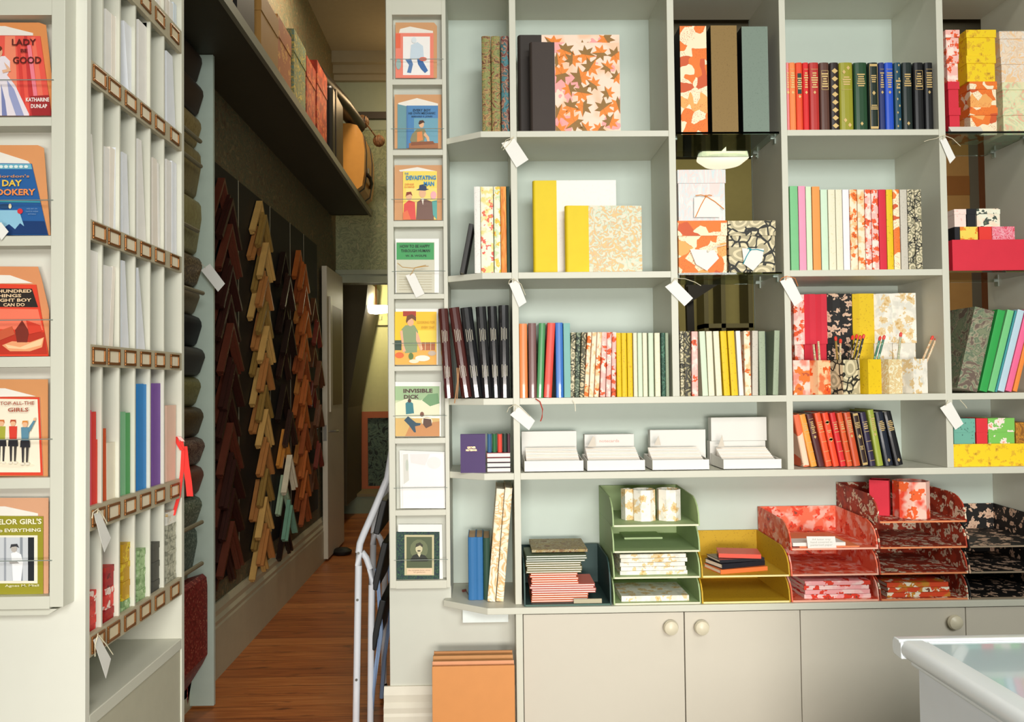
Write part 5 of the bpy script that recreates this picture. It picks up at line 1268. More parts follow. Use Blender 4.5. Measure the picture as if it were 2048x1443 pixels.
# left rack
YQ = YL+.02; GL = 'greeting cards in the large rack'
card('red curtain card with a lady in a pale gown, topmost of the large left rack', YQ, [(-80, 45), (78, 45), (92, 50), (103, 150), (104, 231), (-80, 231)], [(-80, 70), (80, 72), (103, 231), (-80, 231)],
     [('#ea5a4c', [(-80, 70), (80, 72), (103, 231), (-80, 231)]), ('#f08a6a', [(10, 72), (30, 72), (36, 231), (6, 231)]), ('#c93a3a', [(48, 72), (54, 72), (70, 231), (60, 231)]), ('#f0745c', [(62, 74), (70, 74), (92, 231), (80, 231)]), ('#d8443c', [(34, 90), (40, 90), (52, 231), (44, 231)]), ('#ee8090', [(54, 90), (62, 90), (76, 200), (68, 200)]),
      ('#e9dfe6', [(-20, 150), (-6, 112), (10, 112), (20, 122), (20, 140), (14, 150), (30, 170), (58, 228), (58, 231), (-40, 231)]), ('#9aa0c8', [(14, 160), (28, 178), (48, 231), (32, 231), (18, 190)]), ('#7c84b4', [(2, 168), (10, 200), (14, 231), (4, 231)]), ('#e0a884', ell(-2, 104, 7, 10)), ('#6a3420', ell(-4, 97, 8, 6)), ('#e6b492', [(8, 124), (18, 134), (22, 142), (6, 146), (4, 140), (14, 138)]), ('#a02a2c', [(60, 192), (97, 190), (102, 230), (64, 231)])],
     [('LADY', 48, 84, 48, 13, '#5a1f1c'), ('BE', 48, 101, 13, 7, '#5a1f1c'), ('GOOD', 54, 120, 56, 14, '#5a1f1c'), ('KATHARINE', 75, 199, 46, 8, '#f4e9e2', .03), ('DUNLAP', 78, 212, 32, 8, '#f4e9e2', .03)], flap=[(-80, 52), (10, 52), (66, 66), (66, 71), (-80, 70)], group=GL, envc='#dd8f52', coverc='#ea5a4c')
card('blue cookery card with an apple and laid table, second in the large left rack', YQ, [(-80, 290), (76, 290), (88, 296), (101, 470), (-80, 470)], [(-80, 325), (63, 327), (96, 470), (-80, 470)],
     [('#6fb0c4', [(-80, 327), (62, 328), (64, 338), (-80, 337)])]+[('#dfe9e6', ell(x, 333, 4, 3)) for x in range(2, 62, 10)]+[('#3f9aa8', [(-80, 399), (80, 402), (81, 405), (-80, 403)]), ('#16386c', [(-80, 440), (88, 442), (95, 468), (-80, 468)]), ('#8ec0d8', [(0, 420), (38, 420), (48, 452), (40, 446), (30, 458), (18, 448), (6, 456), (-6, 444)]), ('#274a74', ell(10, 412, 14, 5)), ('#d3333c', ell(40, 422, 5.5, 5.5)), ('#e9d9b0', ell(20, 412, 3, 5))],
     [("Mrs Gordon's", 8, 352, 100, 6, '#c98a5a'), ('EVERY DAY', -6, 366, 98, 13, '#e8c04a', .03), ('COOKERY', 24, 384, 92, 13, '#f0904c', .03), ('with over one\nhundred recipes\nand menus', 64, 422, 24, 14, '#7f9cc0', 0)], flap=[(-80, 302), (0, 304), (56, 322), (60, 327), (-80, 326)], group=GL, envc='#dc9660', coverc='#2a5f9e')
card('red card with a boat and dark title block, in the large left rack', YQ, [(-80, 532), (76, 533), (84, 560), (98, 620), (98, 712), (-80, 712)], [(-80, 566), (72, 569), (97, 712), (-80, 712)],
     [('#2c2420', [(-80, 575), (64, 577), (76, 614), (-80, 613)]), ('#f0785c', [(-80, 616), (76, 618), (86, 660), (-80, 656)]), ('#b93422', [(-80, 668), (88, 664), (94, 708), (-80, 708)]), ('#e9a070', [(4, 690), (24, 682), (60, 684), (88, 674), (84, 694), (60, 702), (20, 702)]), ('#f3c99a', [(10, 688), (40, 694), (86, 676), (82, 690), (50, 698), (16, 696)]), ('#7a2c20', [(30, 660), (44, 640), (58, 662), (54, 684), (34, 684)]), ('#c95a3a', [(-10, 664), (24, 652), (30, 668), (0, 680)]), ('#d8402c', [(52, 640), (80, 650), (84, 662), (58, 668)])],
     [('THREE HUNDRED', 6, 582, 112, 6.5, '#e9c8a0', .03), ('THINGS', 14, 591, 56, 6.5, '#e9c8a0', .03), ('A BRIGHT BOY', 14, 600, 96, 6.5, '#e9c8a0', .03), ('CAN DO', 28, 609, 42, 6.5, '#e9c8a0', .03)], flap=[(-80, 548), (20, 550), (66, 566), (-80, 567)], group=GL, envc='#d99060', coverc='#e2452f')
def girl(cx, y, c, hair, arm=None):
    out = [(c, [(cx-8, y), (cx+8, y), (cx+7, y+26), (cx-7, y+26)]), ('#26262c', [(cx-9, y+26), (cx+9, y+26), (cx+10, y+40), (cx-10, y+40)]), ('#2f2c30', [(cx-7, y+40), (cx-2, y+40), (cx-3, y+70), (cx-6, y+70)]), ('#3c3836', [(cx+2, y+40), (cx+7, y+40), (cx+5, y+70), (cx+2, y+70)]),
           (SK, ell(cx, y-6, 5, 6)), (hair, [(cx-6, y-6), (cx-5, y-13), (cx+5, y-13), (cx+6, y-6), (cx+3, y-10), (cx-3, y-10)]), ('#e9e0cc', ell(cx-5, y+73, 4, 2)), ('#e9e0cc', ell(cx+5, y+73, 4, 2))]
    if arm: out.append((c, [(cx+6, y+2), (cx+17, y-14), (cx+20, y-12), (cx+9, y+10)])); out.append((SK, ell(cx+19, y-16, 2.5, 3)))
    return out
card('cream card with three girls in jumpers and black shorts, fourth in the large left rack', YQ, R4(-80, 758, 96, 952), [(-80, 792), (79, 794), (86, 950), (-80, 950)],
     [('#d8442c', [(-80, 792), (79, 794), (86, 950), (-80, 950)]), ('#f2e7d0', [(-80, 796), (75, 798), (81, 944), (-80, 944)]), ('#eadfc6', ell(30, 930, 40, 5))]+girl(3, 852, '#a8a83c', '#c9692c')+girl(26, 852, '#d8402f', '#b3401f')+girl(50, 854, '#5c8aa0', '#d98a3c', 1),
     [('THE TOP-ALL-THE', 22, 806, 90, 7, '#a8503a', .01), ('GIRLS', 36, 819, 40, 8, '#a8503a', .02)], flap=[(-80, 776), (10, 776), (72, 792), (-80, 794)], group=GL, envc='#d2915c', coverc='#e8dcc4')
card('olive card with a black and white photograph, lowest in the large left rack', YQ, R4(-80, 995, 97, 1192), [(-80, 1030), (86, 1032), (86, 1188), (-80, 1188)],
     [('#ebe5d2', R4(-80, 1070, 75, 1166)), ('#c9ccd0', R4(-80, 1074, 56, 1161)), ('#20242a', R4(56, 1074, 68, 1161)), ('#9a9ea6', R4(8, 1074, 12, 1161)), ('#8a9098', R4(40, 1074, 45, 1161)), ('#f2f2f2', [(22, 1106), (32, 1102), (42, 1108), (46, 1124), (42, 1161), (26, 1161), (24, 1126)]), ('#b8b0a8', ell(28, 1097, 6, 7)), ('#3a3a3e', [(20, 1096), (22, 1088), (34, 1087), (38, 1095), (32, 1092), (24, 1093)]), ('#a8a4a0', [(18, 1122), (34, 1122), (38, 1126), (20, 1127)])],
     [("THE BACHELOR GIRL'S", 0, 1043, 162, 11, '#efe9c8', .03), ('GUIDE to EVERYTHING', 18, 1060, 124, 7, '#efe9c8', .03), ('Agnes M. Miall', 44, 1171, 66, 6, '#e2dcae', .02)], flap=[(-80, 1012), (10, 1012), (76, 1026), (76, 1031), (-80, 1031)], group=GL, envc='#d6a07c', coverc='#98922a')

# ================================================================== price tags
def ptag(label, quad, knot, Y=None, X=None, strings=(), sc_='#d8cfb4'):
    on = (lambda x, y, o=0: onY(x, y, Y-o)) if X is None else (lambda x, y, o=0: onX(x, y, X+o))
    r = thing('price_tag', label, 'price tag', on(*knot))
    mb = MB(); mb.prism([on(x, y) for x, y in quad], (0, .0006, 0) if X is None else (-.0006, 0, 0)); mb.build('tag_card', WHITE, r)
    mb = MB(); top = ((quad[0][0]+quad[1][0])/2, (quad[0][1]+quad[1][1])/2+2)
    mb.tube([on(*top, .002), on((top[0]+knot[0])/2+1, (top[1]+knot[1])/2, .004), on(*knot, .001)], .0011, 5)
    for s_ in strings: mb.tube([on(x, y, .003) for x, y in s_], .0011, 5)
    mb.build('string', M(sc_, .7), r)
Yg_ = YF-.006
ptag('white price tag hanging from the top shelf beside the tall albums', [(1003, 286), (1029, 277), (1057, 319), (1033, 335)], (1027, 273), Yg_, strings=[[(1027, 274), (1012, 280), (1003, 296)], [(1027, 274), (1020, 285), (1006, 300)]])
ptag('white price tag hanging from the second shelf above the coloured journals', [(1018, 567), (1036, 559), (1053, 604), (1038, 614)], (1028, 556), Yg_, strings=[[(1028, 557), (1019, 560), (1017, 568)], [(1028, 557), (1042, 568), (1051, 590)]])
ptag('white price tag hanging from the third shelf beside the leftmost card box', [(1020, 829), (1040, 811), (1070, 841), (1058, 860)], (1030, 808), Yg_, strings=[[(1030, 808), (1018, 815), (1014, 824)], [(1030, 808), (1042, 815), (1060, 832)]])
ptag('white price tag hanging at the open middle bay above the third-shelf notebooks', [(1330, 573), (1351, 560), (1386, 596), (1369, 612)], (1349, 556), Yg_, strings=[[(1349, 556), (1370, 557), (1390, 564), (1402, 571)]])
ptag('white price tag on an orange string beside the tall flowered box', [(1560, 562), (1583, 554), (1606, 600), (1589, 612)], (1572, 552), Yg_, strings=[[(1573, 552), (1590, 556), (1596, 572)], [(1573, 552), (1563, 556), (1560, 562)]], sc_='#e0823c')
ptag('white price tag seen edge-on at the upper right upright', [(1880, 280), (1892, 276), (1911, 315), (1900, 327)], (1887, 270), Yg_, strings=[[(1887, 270), (1872, 277), (1860, 279), (1848, 283)], [(1887, 270), (1905, 277), (1921, 292)]])
ptag('white price tag hanging from the third shelf beside the teal patterned box', [(1880, 815), (1902, 803), (1927, 847), (1911, 859)], (1896, 800), Yg_, strings=[[(1920, 799), (1930, 810), (1934, 816)]])
ptag('white price tag on orange twine over the green and beige card', [(811, 550), (829, 546), (849, 587), (832, 595)], (826, 541), YR-.005, strings=[[(795, 526), (805, 534), (826, 536), (845, 533), (857, 532)], [(826, 541), (830, 535), (852, 530)]], sc_='#c99a52')
ptag('white price tag hanging before the mottled wrapping papers', [(402, 540), (420, 527), (450, 567), (436, 583)], (398, 524), 3.40)
ptag('white price tag hanging from the pigeonholes with the coloured books', [(188, 1027), (200, 1022), (222, 1075), (209, 1104)], (196, 1016), X=XL+.012, strings=[[(196, 1017), (186, 1024), (184, 1036)], [(198, 1020), (206, 1030), (214, 1046)]])
ptag('white price tag hanging below the lowest row of label holders', [(187, 1279), (198, 1272), (222, 1317), (212, 1356)], (196, 1266), X=XL+.012, strings=[[(196, 1268), (190, 1290), (190, 1312)], [(198, 1270), (214, 1290), (226, 1308)]])
ptag('white tag overlapping the blue cookery card at the left edge', [(-14, 452), (2, 444), (17, 463), (3, 480)], (-6, 440), YL-.006)

# ================================================================== contents of the pigeonholes
def pack(label, i, xb0, xb1, xt0, xt1, yt, mat, name='paper_pack', cat='paper', group='white paper in the pigeonholes', dep=.19, yb=None, X=None):
    X = X if X is not None else XL-.0125
    z0 = PZ[i]+.0003
    yb = yb or {1: 60, 2: 190, 3: 470, 4: 700, 5: 1000, 6: 1220}[i]
    y0, y1 = onX(xb0, yb, X).y, onX(xb1, yb, X).y
    q0, q1 = onX(xt0, yt, X), onX(xt1, yt, X); z1 = (q0.z+q1.z)/2
    m_ = (onX(xb0, yb, XL).y+onX(xb1, yb, XL).y)/2; j = max(k for k in range(6) if m_ >= edges[k] or k == 0); lo_, hi_ = edges[j]+.0035, edges[j+1]-.0035
    cl = lambda v: min(max(v, lo_), hi_)
    y0, y1, q0.y, q1.y = cl(y0), cl(y1), cl(q0.y), cl(q1.y)
    mb = MB(); mb.prism([(X-dep, y0, z0), (X-dep, y1, z0), (X-dep, q1.y, z1), (X-dep, q0.y, z1)], (dep, 0, 0))
    o = mb.build(name, mat); tag(o, label, cat, group)
    return o
PW1, PW2, PW3 = M('#f5f1ec', .6), M('#eef0f6', .6), M('#f3e9dd', .6)
r1, r2, r3 = 'just under the topmost label rail', 'above the second label rail in view', 'above the middle label rail'
top = 'in the uppermost pigeonholes in view'
for k, (a, b, yt_, mt, nm) in enumerate(((296, 303, -60, PW3, 'cream'), (312, 318, -46, PW1, 'thick white'), (318.5, 326, -30, PW3, 'thin cream'), (333, 339, 0, PW3, 'ivory'), (339.5, 346, 4, PW1, 'pure white'), (347, 354, 8, M('#dbe4ec', .6), 'pale blue'))):
    pack(f'{nm} pack of paper standing {top}', 1, a, b, a, b, yt_, mt)
for a in ((212, 222, 212, 222, 22, PW1, 'white pack of paper, tallest in the second pigeonhole of the upper row'), (223, 230, 223, 231, 31, PW3, 'cream pack of paper, middle one in the second pigeonhole of the upper row'), (231, 239, 232, 238, 36, PW1, 'white pack of paper, shortest in the second pigeonhole of the upper row'),
          (259, 273, 248, 270, 52, PW2, 'bluish white pack of paper in the third pigeonhole of the upper row'), (277, 297, 277, 305, 53, PW1, 'wide white pack of paper in the fourth pigeonhole of the upper row'), (298, 303.5, 305.5, 320, 66, PW3, 'cream pack of paper beside the wide white one in the upper row'), (334, 352, 333, 345, 107, PW2, 'leaning white pack of paper in the last pigeonhole of the upper row')):
    pack(a[6], 2, *a[:6])
for a in ((178, 197, 178, 184, 267, PW1, 'leaning wedge of white paper in the first pigeonhole of the second row'), (210, 218, 210, 219, 295, PW1, 'white pack of paper, left of three in the second row'), (218.5, 226, 220, 230, 296, PW3, 'cream pack of paper, middle of three in the second row'), (226.5, 233, 231, 242, 298, PW2, 'bluish white pack of paper, right of three in the second row'),
          (245, 259, 244.5, 254, 306, PW2, 'thin white pack of paper in the third pigeonhole of the second row'), (276, 299, 276, 283, 279, PW1, 'tall leaning white pack of paper in the fourth pigeonhole of the second row'), (306, 316, 306, 314, 317, PW3, 'cream pack of paper, left one in the fifth pigeonhole of the second row'), (317, 328, 314.5, 318, 326, PW1, 'leaning cream-white pack, right one in the fifth pigeonhole of the second row'), (333, 343, 333, 343, 321, PW1, 'white pack of paper, left one in the last pigeonhole of the second row'), (344, 355, 344, 355, 325, PW2, 'bluish white pack of paper, right one in the last pigeonhole of the second row')):
    pack(a[6], 3, *a[:6])
for a in ((178, 192, 178, 199, 502, PW1, 'white pack of paper in the first pigeonhole of the third row'), (209, 216, 209, 225, 532, PW1, 'white pack of paper, left one in the second pigeonhole of the third row'), (216.5, 225, 226, 242, 535, PW3, 'cream pack of paper, right one in the second pigeonhole of the third row'), (244, 259, 244, 250, 521, PW2, 'leaning bluish white pack in the third pigeonhole of the third row'), (276, 292, 275.5, 277, 535, PW2, 'leaning white wedge of paper in the fourth pigeonhole of the third row')):
    pack(a[6], 4, *a[:6])
for a in ((177, 183, 177, 183, 820, '#ee5c74', 'pink-red notebook at the left of the first pigeonhole with coloured books'), (183.5, 192, 183.5, 192, 823, '#e2342c', 'tall red notebook beside the pink-red one in the pigeonhole'), (192.5, 201, 192.5, 201, 878, '#e0432c', 'short red notebook in the first pigeonhole with coloured books'), (209, 213, 209, 212, 856, '#dd5a2e', 'slim orange-red notebook in the second pigeonhole with books'), (213.5, 238, 213.5, 236, 884, '#efe6d0', 'cream notebook in the second pigeonhole with books'),
          (244, 251, 244, 251, 823, '#86bf92', 'pale green notebook, left one in the third pigeonhole with books'), (251.5, 260, 251.5, 260, 825, '#4fa05c', 'green notebook, right one in the third pigeonhole with books'), (275.5, 287, 275.5, 287, 767, '#2f86cf', 'left one of two tall blue notebooks in the pigeonholes'), (287.5, 299, 287.5, 299, 768, '#3a8fd6', 'right one of two tall blue notebooks in the pigeonholes'), (305, 323, 305, 323.5, 766, '#7f54a6', 'tall purple notebook in the fifth pigeonhole'), (333, 351, 333, 352, 810, '#f2c9b4', 'pale pink notebook tied with a red ribbon in the last pigeonhole')):
    pack(a[6], 5, a[0], a[1], a[2], a[3], a[4], M(a[5]), name='notebook', cat='notebook', group='coloured notebooks in the pigeonholes', dep=.18)
mb = MB(); Yr = Y2-.02
def strip(pts, w_, col_m=0):
    L_ = [(x-w_/2, y) for x, y in pts]; Rr = [(x+w_/2, y) for x, y in pts[::-1]]
    for k in range(len(pts)-1):
        a, b, c_, d_ = L_[k], L_[k+1], (pts[k+1][0]+w_/2, pts[k+1][1]), (pts[k][0]+w_/2, pts[k][1])
        mb.prism([onY(*a, Yr-.004*k), onY(*b, Yr-.004*(k+1)), onY(*c_, Yr-.004*(k+1)), onY(*d_, Yr-.004*k)], (0, .0008, 0), col_m)
strip([(362, 876), (366, 900), (364, 940), (358, 990), (349, 1022), (347, 1030)], 7); strip([(368, 892), (372, 930), (377, 962), (380, 992)], 13); strip([(350, 872), (358, 890), (364, 900)], 8)
strip([(334, 878), (346, 871), (358, 873), (366, 882)], 7, 1); strip([(338, 884), (342, 900), (344, 912)], 6, 1)
tag(mb.build('ribbon', [M('#e2322a', .45), M('#f4b9b4', .45)]), 'long red ribbon with a pale bow hanging out of the last pigeonhole', 'ribbon')
# small boxes in the lowest pigeonholes
RW = PAT('floral', '#e9453c', '#f3d9cf', '#8a2420', '#c9302c', scale=22); RB = PAT('floral', '#a8262a', '#7a1c20', '#e0b44a', '#c23a2c', scale=18)
YG = PAT('floral', '#c99a1e', '#e2c22c', '#8f6a1c', scale=26); GW = PAT('speck', '#a9c890', '#e6eed2', '#7fa06a', scale=26); GY = M('#55544c'); PG = PAT('speck', '#b9b7a2', '#e4e0cc', '#8c8c7a', scale=26)
def pbox(lab, i0, i1, y0p, y1p, xmid, mt, out=0):
    X = XL-.002+out; a, b = i0, i1
    ya, yb = onX(a, (y0p+y1p)/2, X).y, onX(b, (y0p+y1p)/2, X).y
    z0, z1 = onX(xmid, y1p, X).z, onX(xmid, y0p, X).z
    h = z1-z0; r = thing('small_box', lab, 'box', (X-.05, (ya+yb)/2, z0), group='small boxes in the lowest pigeonholes')
    MB().box(X-.1, X-.001, ya+.001, yb-.001, z0, z0+h*.66).build('box_body', mt, r); MB().box(X-.101, X, ya, yb, z0+h*.66+.0002, z1-.0003).build('lid', mt, r)
def pstack(col_, a, b, ys, mats, out=0):
    n = len(mats); xm = (a+b)/2; ci = ('first', 'second', 'third', 'fourth', 'fifth', 'sixth').index(col_.split()[0])
    z0 = PZ[6]+.0003; zt_ = onX(xm, ys[0], XL).z; hh = (zt_-z0)/n
    for k in range(n):
        X = XL-.014+out; ya, yb = max(onX(a, 1150, X).y, edges[ci]+.004), min(onX(b, 1150, X).y, edges[ci+1]-.004); zz = z0+hh*k
        w_ = ('lowest' if k == 0 else 'topmost' if k == n-1 else ('second lowest', 'third lowest', 'fourth lowest', 'fifth lowest')[k-1])
        nm, mt = mats[k]
        r = thing('small_box', f'{nm} box, {w_} in the {col_} of the bottom pigeonholes', 'box', (X-.05, (ya+yb)/2, zz), group='small boxes in the lowest pigeonholes')
        MB().box(X-.1, X-.001, ya+.001, yb-.001, zz, zz+hh*.66).build('box_body', mt, r); MB().box(X-.101, X, ya, yb, zz+hh*.66+.0002, zz+hh-.0006).build('lid', mt, r)
pstack('first pile', 178.5, 206, (1184,), [('red flowered', RW), ('red flowered', RW)])
pstack('second pile', 211, 240, (1134,), [('dark red and gold', RB), ('red and white', RW), ('dark red', RB)])
pstack('third pile', 245.5, 272, (1088,), [('green speckled', GW), ('yellow flowered', YG), ('yellow flowered', YG), ('golden yellow', YG)])
pstack('fourth pile', 277, 301.5, (1100,), [('pale green', GW), ('pale green', GW), ('pale green', GW)])
pstack('fifth pile', 307, 328.5, (1087,), [('dark grey', GY), ('dark grey', GY), ('dark grey', GY)])
pstack('sixth pile', 334.5, 357, (1024,), [('grey-white patterned', PG)]*4+[('cream patterned', PG), ('white flowered', CRG)])

# ================================================================== moulding samples along the corridor
zlo, zhi = .43, 2.43
seams = [3.50, 4.17, 4.78, 5.27, 5.66, 6.12]
for i in range(5):
    o = MB().box(WLX+.001, WLX+.012, seams[i]+.004, seams[i+1]-.004, zlo, zhi).build('display_board', M('#131212', .6)); 
    tag(o, f'{("nearest", "second", "third", "fourth", "farthest")[i]} black display board of moulding samples along the corridor wall', 'board', 'black sample boards')
for i in range(1, 5):
    o = MB().box(WLX+.0125, WLX+.0155, seams[i]-.0025, seams[i]+.0025, zlo, zhi).build('joint_strip', M('#8a836c', .6))
    tag(o, f'thin pale joint strip between sample boards, {("nearest", "second nearest", "third nearest", "farthest")[i-1]} of four', 'strip', 'joint strips between the boards')
def chevron(L_, w_, a, mt, kind):
    mb = MB(); s_, c = math.sin(a), math.cos(a)
    def arm(sg, L2, w2, off, x0, x1):
        p = [(0, -off/s_), (sg*(L2*s_), -L2*c-off*0), (sg*(L2*s_-w2*c), -L2*c-w2*s_), (0, -(off+w2)/s_)]
        p[1] = (sg*(L2*s_-off*c), -L2*c-off*s_); p[2] = (sg*(L2*s_-(off+w2)*c), -L2*c-(off+w2)*s_)
        mb.prism([(x0, u, v) for u, v in p], (x1-x0, 0, 0))
    for sg in (-1, 1):
        arm(sg, L_, w_, 0, 0, .016)
        if kind == 0: arm(sg, L_, w_*.35, 0, .016, .034); arm(sg, L_, w_*.2, w_*.7, .016, .024)
        elif kind == 1: arm(sg, L_, w_*.5, w_*.25, .016, .03)
        else: arm(sg, L_, w_*.25, 0, .016, .022); arm(sg, L_, w_*.4, w_*.5, .016, .036)
    return mb
def wood(h): return M(h, .38, var=.18, coat=.2)
cols = [('nearest', 3.86, 2.36, .62, .078, [('red-brown', '#5a2c1e'), ('dark mahogany', '#351a14'), ('chestnut', '#75402a'), ('dark mahogany', '#351a14'), ('red-brown', '#5a2c1e')], .28, .040),
        ('second', 4.47, 2.40, .52, .078, [('pale gilt', '#c39a58'), ('tan', '#a8703c'), ('honey oak', '#c98440'), ('dull gold', '#8f7038'), ('tan', '#a8703c')], .24, .036),
        ('third', 5.02, 2.2, .52, .14, [('black-brown', '#241712'), ('dark walnut', '#35211a')], .26, .04),
        ('fourth', 5.44, 2.28, .62, .078, [('orange-brown', '#a85c2a'), ('light oak', '#b9793c'), ('copper brown', '#8f4a26'), ('orange-brown', '#a85c2a')], .23, .038),
        ('farthest', 5.88, 2.0, .8, .15, [('dull brown', '#5f3a24'), ('dusky red', '#6f2f24')], .22, .038)]
special = {('third', k): v for k, v in {8: ('orange-gold', '#d08a3c'), 9: ('cream', '#d9cfb4'), 10: ('pale sage green', '#a9c0a0'), 11: ('deeper sage green', '#6f9a84')}.items()}
protoc = {}
rnd = random.Random(3)
for (cn_, Y_, za, zb2, st, tints, L_, w_) in cols:
    n = int((za-zb2)/st)+1; last = None
    for k in range(n):
        nm, hx_ = special.get((cn_, k), tints[(k*3+k//3) % len(tints)])
        if cn_ == 'third' and 4 <= k <= 6 and k % 2: continue
        if cn_ == 'second' and k in (16, 18): continue
        key = (cn_, nm, k % 3)
        if key not in protoc:
            o = chevron(L_, w_, .62, None, k % 3).build('moulding_sample', wood(hx_), local=True); protoc[key] = o
        else:
            o = protoc[key].copy(); C.objects.link(o)
        o.location = (WLX+.013+.0365*(k % 2)*.0, Y_+rnd.uniform(-.03, .03), za-k*st+rnd.uniform(-.012, .012))
        o.rotation_euler = (rnd.uniform(-.05, .05), 0, 0)
        o.location.x = WLX+.0165+.0365*(k % 2)
        tag(o, f'{nm} wooden corner moulding sample hung in the {cn_} column of the corridor boards', 'moulding sample', f'corner moulding samples of the {cn_} column')

# ================================================================== things on the high corridor shelf
def hbox(lab, Y_, x0, x1, dy, h, mt):
    r = thing('storage_box', lab, 'box', ((x0+x1)/2, Y_, HZ), group='boxes on the high shelf')
    MB().box(x0+.003, x1-.003, Y_+.003, Y_+dy-.003, HZ, HZ+h*.72).build('box_body', mt, r); MB().box(x0, x1, Y_, Y_+dy, HZ+h*.72+.0003, HZ+h).build('lid', mt, r)
GB = PAT('marble', '#6f8a78', '#a89a4a', '#4a6a64', '#c9b45c', scale=16); TN = M('#b58a50'); RF = PAT('floral', '#b5482e', '#c96a3c', '#5f2a1e', '#8f3a28', scale=14)
hbox('dark green mottled box on the high shelf, nearest to the front', 2.65, -1.27, -1.0, .26, .30, PAT('speck', '#3c4436', '#1e221c', '#6b6f50', scale=18))
hbox('tan box beside the dark mottled one on the high shelf', 3.0, -1.27, -1.0, .2, .36, TN)
hbox('black box between the tan boxes on the high shelf', 3.25, -1.27, -1.0, .25, .48, M('#1a1815'))
hbox('golden box beyond the black one on the high shelf', 3.6, -1.27, -1.0, .3, .33, M('#a5793c'))
hbox('orange-brown flowered box on the high shelf, under the sloping light', 3.92, -1.27, -1.01, .28, .37, PAT('floral', '#a8623a', '#c9904a', '#6b3a24', scale=14))
hbox('green and gold marbled box on the high shelf', 4.24, -1.27, -1.005, .28, .44, GB)
hbox('rust red flowered box on the high shelf', 4.54, -1.27, -1.005, .24, .42, RF)
hbox('larger rust red flowered box nearest the black case on the high shelf', 4.80, -1.27, -1.0, .3, .50, RF)
# black case, tube and tan leather case
r = thing('leather_case', 'black leather case standing on the high shelf behind the tan one', 'case', (-1.12, 5.2, HZ))
MB().box(-1.27, -.985, 5.2, 5.6, HZ, HZ+.50).build('case_body', M('#14120f', .35), r, bevel=.02)
MB().box(-1.275, -.98, 5.3, 5.34, HZ, HZ+.507).build('strap', M('#241c14', .4), r)
r = thing('leather_case', 'tan leather case with black straps at the far end of the high shelf', 'case', (-1.1, 6.2, HZ))
mb = MB(); pr = [(-1.26, 0), (-.955, 0), (-.915, .03), (-.90, .12), (-.895, .30), (-.91, .42), (-.95, .485), (-1.0, .50), (-1.26, .50)]
mb.prism([(x, 5.98, HZ+v) for x, v in pr], (0, .52, 0)); mb.build('case_body', M('#c58a3e', .35, var=.08, coat=.3), r, smooth=True)
for y in (6.06, 6.36):
    mb = MB(); mb.prism([(x+(.004 if x > -1.2 else 0), y, HZ+v*1.006) for x, v in pr], (0, .03, 0)); mb.build('strap', M('#1c150f', .4), r, smooth=True)
MB().tube([(-.897, 6.07, HZ+.14), (-.875, 6.09, HZ+.12), (-.875, 6.2, HZ+.10), (-.897, 6.3, HZ+.09)], .014).build('handle', M('#1c150f', .4), r)
MB().box(-.896, -.885, 6.13, 6.17, HZ+.16, HZ+.2).build('buckle', M('#8f8a7a', .3, .7), r)
o = MB().tube([(-1.12, 5.25, HZ+.588), (-1.03, 5.8, HZ+.58), (-.985, 6.25, HZ+.565)], [.075, .066, .06], 14).build('leather_tube', M('#17130f', .35), smooth=True)
tag(o, 'black leather tube lying across the top of the two cases', 'tube')
for i, (x, y, z, rr, lab) in enumerate(((-.965, 6.33, HZ+.625, .055, 'striped knotted ball at the end of the black tube, upper one'), (-.845, 6.42, HZ+.50, .048, 'striped knotted ball hanging lower beside the tan case'))):
    mb = MB(); pr = [(max(.002, rr*math.sin(PI*k/16)*(1+.05*math.sin(k*2.4))), -rr*math.cos(PI*k/16)) for k in range(17)]
    mb.lathe(pr, (x, y, z), 'x', 14)
    mb.tube([(x, y, z), (-.93, 6.27, HZ+.60), (-.985, 6.24, HZ+.565)], .006, 6)
    tag(mb.build('tassel_ball', PAT('marble', '#8a5a34', '#2a1c12', '#c09060', scale=24, stretch=(3, .3, .3)), smooth=True), lab, 'ball', 'striped balls on the high shelf')

# ================================================================== folded step ladder in the corridor
r = thing('step_ladder', 'folded white tubular step ladder with black treads leaning by the pier', 'ladder', (-.5, 3.2, 0))
LW, LB = M('#e6ebf2', .3, .0, coat=.3), M('#aabfe0', .35)
def floorpt(px, Y): return Vector((onY(px, 1400, Y).x, Y, .014))
for Yr, mt, nm in ((3.10, LW, 'near'), (3.50, LW, 'far')):
    d_ = Yr-3.10
    def q(px, py): v = onY(px, py, 3.10); return Vector((v.x+.0*d_, Yr, v.z))
    mb = MB(); f_ = q(711, 1400); f_.z = .012
    mb.tube([Vector((-.362, Yr, 1.13)), q(775, 955), q(748, 1020), q(727, 1068), q(720, 1086), q(717.5, 1104), q(717, 1130), f_], .0135, 12).build('rail', mt, r, smooth=True)
    mb = MB(); g_ = q(738, 1400); g_.z = .03
    mb.tube([q(719, 1106)+Vector((.004, .028, 0)), q(730, 1118)+Vector((0, .03, 0)), q(738, 1140)+Vector((0, .03, 0)), q(741, 1172)+Vector((0, .03, 0)), q(740, 1250)+Vector((0, .03, 0)), g_+Vector((0, .03, 0))], .0125, 12).build('back_leg', mt, r, smooth=True)
    MB().lathe([(.016, 0), (.017, .05), (.014, .06)], (g_.x, Yr+.03, .001), 'z', 12).build('rubber_foot', BLACK, r, smooth=True)
    for px, py in ((718, 1104), (716, 1197), (714, 1356)):
        c = q(px, py); MB().lathe([(.005, -.0165), (.005, -.0125), (.003, -.018)][:2], (c.x, Yr, c.z), 'y', 10).build('rivet', M('#8f8f8a', .3, .8), r)
